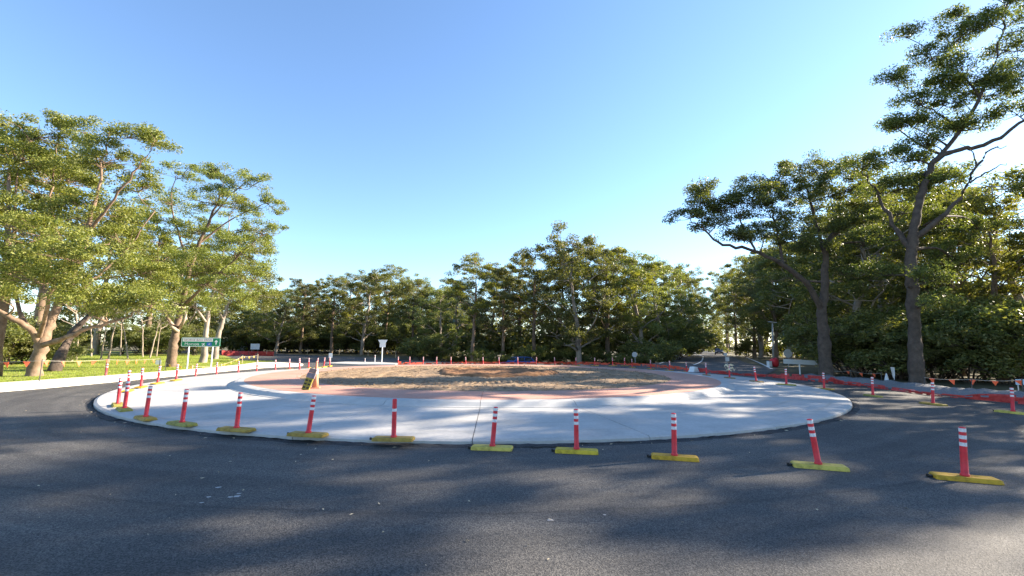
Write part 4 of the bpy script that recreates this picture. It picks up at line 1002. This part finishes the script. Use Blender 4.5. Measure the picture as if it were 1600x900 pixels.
MB().prism([(x * mp, z * mp) for x, z in rrect(9, 7, .6)], -.016, -.008).build('lower_plate', WHITE, tw, loc=(c_.x, 0, c_.z))
plate_sign('notice_board', 'white rectangular board on two legs behind the red mesh fence, far left', (398, 553.5), rrect(13, 8.8, .4), (398.5, 541.5), WHITE, 'sign board', (-4.5, 4.5), .15)
plate_sign('marker_board', 'small white board with dark mark beside the far left road end', (516, 568), rrect(5.4, 7.2, .3), (516.5, 555.5), WHITE, 'sign board', (0,), .2)
plate_sign('notice', 'small white notice on a thin stake left of the dark trunked gum', (248, 580), rrect(8, 6.6, .3), (247.5, 566), WHITE, 'notice', (0,), .1, .015, DKSTEEL, .07)
plate_sign('stop_sign', 'grey back of small octagonal sign at the far road corner, left of the yellow bush', (992, 569.5), octa(4.3), (991.5, 554), SIGNBK, Y=50)
plate_sign('stop_sign', 'grey back of octagonal sign above the long white board', (1233, 573.5), octa(6.9), (1231, 552), SIGNBK, extra_top=.7)
plate_sign('direction_board', 'long pale blank board on a single white post, right of the far road', (1251, 584.5), [(-26, -5), (26, -2.6), (26, 4.2), (-26, 2.2)], (1250.5, 566), WHITE, 'sign board', (0,), 0, .05, WHITE)
r = plate_sign('keep_left_sign', 'two small white plates one above the other on a post in the far road mouth', (1137, 573), rrect(6.2, 6.4, .3), (1136.5, 561), WHITE, 'road sign', (0,), .1, .03)
mp = r.location.y / F; c_ = P(1133, 553.6, r.location.y) - r.location
MB().prism([(x * mp, z * mp) for x, z in rrect(5.4, 4.2, .3)], -.012, -.006).build('upper_plate', WHITE, r, loc=(c_.x, 0, c_.z))
MB().tube([(c_.x + .1, .05, c_.z - .8), (c_.x, .03, c_.z + .1)], .025, 8).build('post', STEEL, r)
plate_sign('blue_sign', 'pale blue board cut by the right edge of the picture', (1597, 617), rrect(22, 8.4, .3), (1598, 597), mat('pale_blue_board', (.35, .50, .62), .5, (.42, .57, .68), 4), 'sign board', (-6, 6), 0, .02)
plate_sign('warning_sign', 'small pale sign at the far road bend', (1080.5, 556), rrect(5, 5, .3), (1081, 541.5), WHITE, 'road sign', (0,), 0, .04)
for px, hh, lb in ((570, 8, 'left'), (585.5, 13, 'right')):
    g = G(px, 568.0); mp = g.y / F; o_ = empty('guide_post', g); tag(o_, 'thin pale guide post %s of a pair left of the white triangular sign' % lb, 'post')
    MB().box((-.04, -.02, -.1), (.04, .02, hh * mp)).build('post', WHITE, o_, .006); MB().box((-.03, -.026, hh * mp - .2), (.03, -.021, hh * mp - .1)).build('reflector', RED, o_)
# lamp pole
g = G(1208.5, 565); mp = g.y / F; lp = empty('lamp_pole', g); tag(lp, 'grey pole with flat white head behind the red roll, right of the far road', 'lamp post')
ht = P(1207, 505, g.y).z; xo = P(1207, 505, g.y).x - g.x
MB().tube([(0, 0, -.2), (xo * .5, 0, ht * .5), (xo, 0, ht)], [.13, .11, .09], 10).build('pole', mat('grey_pole', (.36, .35, .33), .7, (.45, .44, .42), 3), lp, smooth=True)
MB().box((-.42, -.3, 0), (.42, .3, .05), Matrix.Rotation(R(8), 4, 'Y')).build('lamp_head', WHITE, lp, .01, loc=(xo, 0, ht + .1))
MB().tube([(0, 0, -.05), (0, 0, .12)], .05, 8).build('bracket', STEEL, lp, loc=(xo, 0, ht))
# red mesh roll and pale box beside the pole
g = G(1210, 573); mp = g.y / F; rr_ = empty('mesh_roll', g, .2); tag(rr_, 'bulging red roll of barrier mesh standing at foot of the lamp pole', 'mesh roll')
MB().tube([(0, 0, 0), (.02, 0, .12), (0, 0, .45), (.03, 0, .72), (0, 0, .80)], [.24, .36, .40, .33, .2], 14).build('roll', RED, rr_, smooth=True)
MB().tube([(0, 0, .79), (0, 0, .83)], [.13, .12], 12).build('core', BLACK, rr_)
g2 = G(1202.5, 573.2); o_ = empty('white_box', g2, .2); tag(o_, 'small pale box left of the red mesh roll', 'box')
MB().box((-.16, -.16, 0), (.16, .16, .5)).build('body', WHITE, o_, .02); MB().box((-.17, -.17, .5), (.17, .17, .54)).build('lid', SIGNBK, o_, .01)
# two pale wrapped guide posts at the foot of the tall gum
g = G(1386, 598.5); o_ = empty('wrapped_post', g); tag(o_, 'short white wrapped marker tapering to a point before the thicket', 'marker')
MB().tube([(0, 0, -.05), (0, 0, .1), (0, 0, .3), (.01, 0, .48), (0, 0, .52)], [.10, .11, .075, .03, .01], 9).build('wrap', WHITE, o_)
g = G(1397, 599.5); o_ = empty('wrapped_post', g); tag(o_, 'taller pale wrapped sign beside the short white marker before the thicket', 'marker')
MB().tube([(0, 0, -.05), (0, 0, .3)], .02, 7).build('stake', DKSTEEL, o_); MB().add([(-.10, 0, .86), (.12, .02, .84), (.10, .01, .45), (.05, 0, .18), (-.01, .02, .4), (-.10, .03, .86), (.12, .05, .84), (.10, .04, .45), (.05, .03, .18), (-.01, .05, .4)], [(0, 1, 2, 3, 4), (9, 8, 7, 6, 5), (0, 5, 6, 1), (1, 6, 7, 2), (2, 7, 8, 3), (3, 8, 9, 4), (4, 9, 5, 0)]).build('wrap', SIGNBK, o_)

# ------------------------------------------------------------------ cars
def car(loc, rz, paint, label):
    r = empty('parked_car' if 'parked' in label else 'car', loc, rz); tag(r, label, 'car')
    st_ = [(-2.1, .42, .62, .70), (-2.02, .30, .78, .80), (-1.3, .22, .86, .86), (0, .20, .92, .88), (1.2, .22, .94, .87), (1.95, .30, .90, .82), (2.1, .45, .80, .74)]
    mb = MB(); v = []; n = 8
    for x, z0, z1, hw in st_:
        v += [(x, -hw * .9, z0), (x, -hw, z0 + .15), (x, -hw, z1 - .1), (x, -hw * .92, z1), (x, hw * .92, z1), (x, hw, z1 - .1), (x, hw, z0 + .15), (x, hw * .9, z0)]
    f = [(i * n + j, i * n + (j + 1) % n, (i + 1) * n + (j + 1) % n, (i + 1) * n + j) for i in range(len(st_) - 1) for j in range(n)] + [tuple(range(n)), tuple(range(len(v) - 1, len(v) - n - 1, -1))]
    body = mb.add(v, f).build('body', paint, r, smooth=False)
    cab = [(-1.05, .80, .90), (-.35, .70, 1.42), (.6, .68, 1.48), (1.45, .68, 1.42), (1.95, .76, .92)]
    v = []; 
    for x, hw, z in cab: v += [(x, -hw, z), (x, hw, z)]
    for x, hw, z in ((-1.05, .80, .86), (1.95, .76, .86)): v += [(x, -hw, z), (x, hw, z)]
    MB().add(v, [(0, 2, 3, 1), (2, 4, 5, 3), (4, 6, 7, 5), (6, 8, 9, 7), (0, 10, 12, 8, 6, 4, 2), (1, 3, 5, 7, 9, 13, 11), (0, 1, 11, 10), (8, 12, 13, 9)]).build('cabin', paint, r)
    def pane(pts): return MB().add(pts + [(x * 1.0, y, z) for x, y, z in pts], [(0, 1, 2, 3)]).build('window', GLASS, r)
    for s_ in (-1, 1):
        pane([(-.78, s_ * .785, .95), (-.25, s_ * .712, 1.36), (.48, s_ * .70, 1.40), (.48, s_ * .792, .95)])
        pane([(.58, s_ * .792, .95), (.58, s_ * .70, 1.40), (1.38, s_ * .705, 1.35), (1.66, s_ * .775, .95)])
        for x in (-1.3, 1.28):
            wl = MB().tube([(x, s_ * .68, .31), (x, s_ * .875, .31)], .31, 16).build('wheel', TYRE, r)
            MB().tube([(x, s_ * .87, .31), (x, s_ * .882, .31)], .19, 12).build('rim', STEEL, wl)
        MB().box((-2.10, s_ * .60 - .14, .60), (-2.02, s_ * .60 + .14, .72)).build('headlight', WHITE, r, .02)
        MB().box((2.02, s_ * .64 - .1, .66), (2.11, s_ * .64 + .1, .82)).build('tail_light', RED, r, .02)
        MB().box((-.72, s_ * .86 - .06, .93), (-.58, s_ * .86 + .06, 1.05)).build('mirror', paint, r, .02)
    pane([(-.98, -.74, .95), (-.98, .74, .95), (-.42, .66, 1.38), (-.42, -.66, 1.38)])
    pane([(1.50, -.66, 1.37), (1.50, .66, 1.37), (1.90, .72, .97), (1.90, -.72, .97)])
    MB().box((-2.125, -.25, .42), (-2.09, .25, .53)).build('number_plate', WHITE, r)
    return r
CARB = mat('blue_car_paint', (.018, .075, .29), .25, (.024, .09, .33), 2, spec=.6)
CARD = mat('dark_car_paint', (.03, .035, .06), .25, (.04, .045, .07), 2, spec=.6)
CARW = mat('white_car_paint', (.7, .7, .7), .3, (.76, .76, .76), 2, spec=.6)
p = P(809, 540, 54.3); car((p.x, p.y, P(809, 557.0, 54.3).z - 1.48), R(28), CARB, 'blue hatchback half hidden behind the far row of red posts')
p = P(1123, 540, 100); car((p.x, p.y, .005), R(66), CARD, 'dark car coming along the far road on the right')
p = P(388, 540, 88); car((p.x, p.y, .005), R(80), CARW, 'white car behind the red mesh fence at far left')

# ------------------------------------------------------------------ small things on the asphalt
def flecks():
    r = random.Random(15); v = []; f = []
    def leaf(x, y, s_, a):
        n = len(v); c, s2 = math.cos(a), math.sin(a)
        for u, w, z in ((-1, 0, .006), (0, .32, .014), (1, 0, .008), (0, -.32, .006)): v.append((x + (u * c - w * s2) * s_, y + (u * s2 + w * c) * s_, z + r.uniform(0, .006)))
        f.append((n, n + 1, n + 2, n + 3))
    for px, py in ((316, 748), (366, 712), (462, 722), (470, 711), (360, 722), (730, 846), (670, 721), (680, 720), (733, 784), (860, 813), (592, 788), (549, 805), (1417, 795), (130, 718), (20, 770), (60, 760), (100, 723), (265, 713), (520, 719), (505, 797)): 
        g = G(px, py); leaf(g.x, g.y, r.uniform(.018, .034), r.uniform(0, 6.3))
    for _ in range(120):
        y = 2.2 + r.random() ** 1.6 * 14; x = r.uniform(-1.15, 1.15) * y
        if (Vector((x, y, 0)) - C0).length > 15.4 and x > -18: leaf(x, y, r.uniform(.008, .02), r.uniform(0, 6.3))
    for _ in range(90):
        a = r.uniform(-2.9, .2); d = 15.12 + abs(r.gauss(0, .25)); leaf(C0.x + d * math.cos(a), C0.y + d * math.sin(a), r.uniform(.02, .05), r.uniform(0, 6.3))
    me = bpy.data.meshes.new('fallen_leaves'); me.from_pydata(v, [], f)
    tag(obj('fallen_leaves', me, LITTER), 'scattered dry leaves lying on the dark asphalt', 'leaves', kind='stuff')
    v2 = []; f2 = []
    for px, py, s_ in ((341, 762, .03), (326, 777, .024), (370, 776, .034), (373, 772, .022), (315, 786, .02), (860, 813, .03), (360, 777, .026), (945, 805, .016)):
        g = G(px, py); n = len(v2); k = 10
        for j in range(k):
            a = 2 * math.pi * j / k; q_ = s_ * r.uniform(.7, 1.15); v2.append((g.x + q_ * 1.3 * math.cos(a), g.y + q_ * math.sin(a), .005))
        f2.append(tuple(range(n, n + k)))
    me = bpy.data.meshes.new('concrete_spills'); me.from_pydata(v2, [], f2)
    tag(obj('concrete_spills', me, PAINTD), 'small pale concrete drips spotted on the near asphalt', 'spills', kind='stuff')
flecks()

# ------------------------------------------------------------------ words that single out look-alikes
UNITS = ['', 'first', 'second', 'third', 'fourth', 'fifth', 'sixth', 'seventh', 'eighth', 'ninth', 'tenth', 'eleventh', 'twelfth', 'thirteenth', 'fourteenth', 'fifteenth', 'sixteenth', 'seventeenth', 'eighteenth', 'nineteenth', 'twentieth']
def nth(i): return UNITS[i] if i <= 20 else ('twenty ' if i < 30 else 'thirty ') + UNITS[i % 10] if i % 10 else 'thirtieth'
shared = {}
for o in bpy.data.objects:
    if o.parent is None and 'label' in o.keys() and 'group' in o.keys(): shared.setdefault(o['label'], []).append(o)
for lb, os_ in shared.items():
    if len(os_) > 1 and 'beyond the right edge' not in lb:
        os_.sort(key=lambda o: o.location.x / o.location.y)
        for i, o in enumerate(os_): o['label'] = '%s, %s from left' % (lb, nth(i + 1))
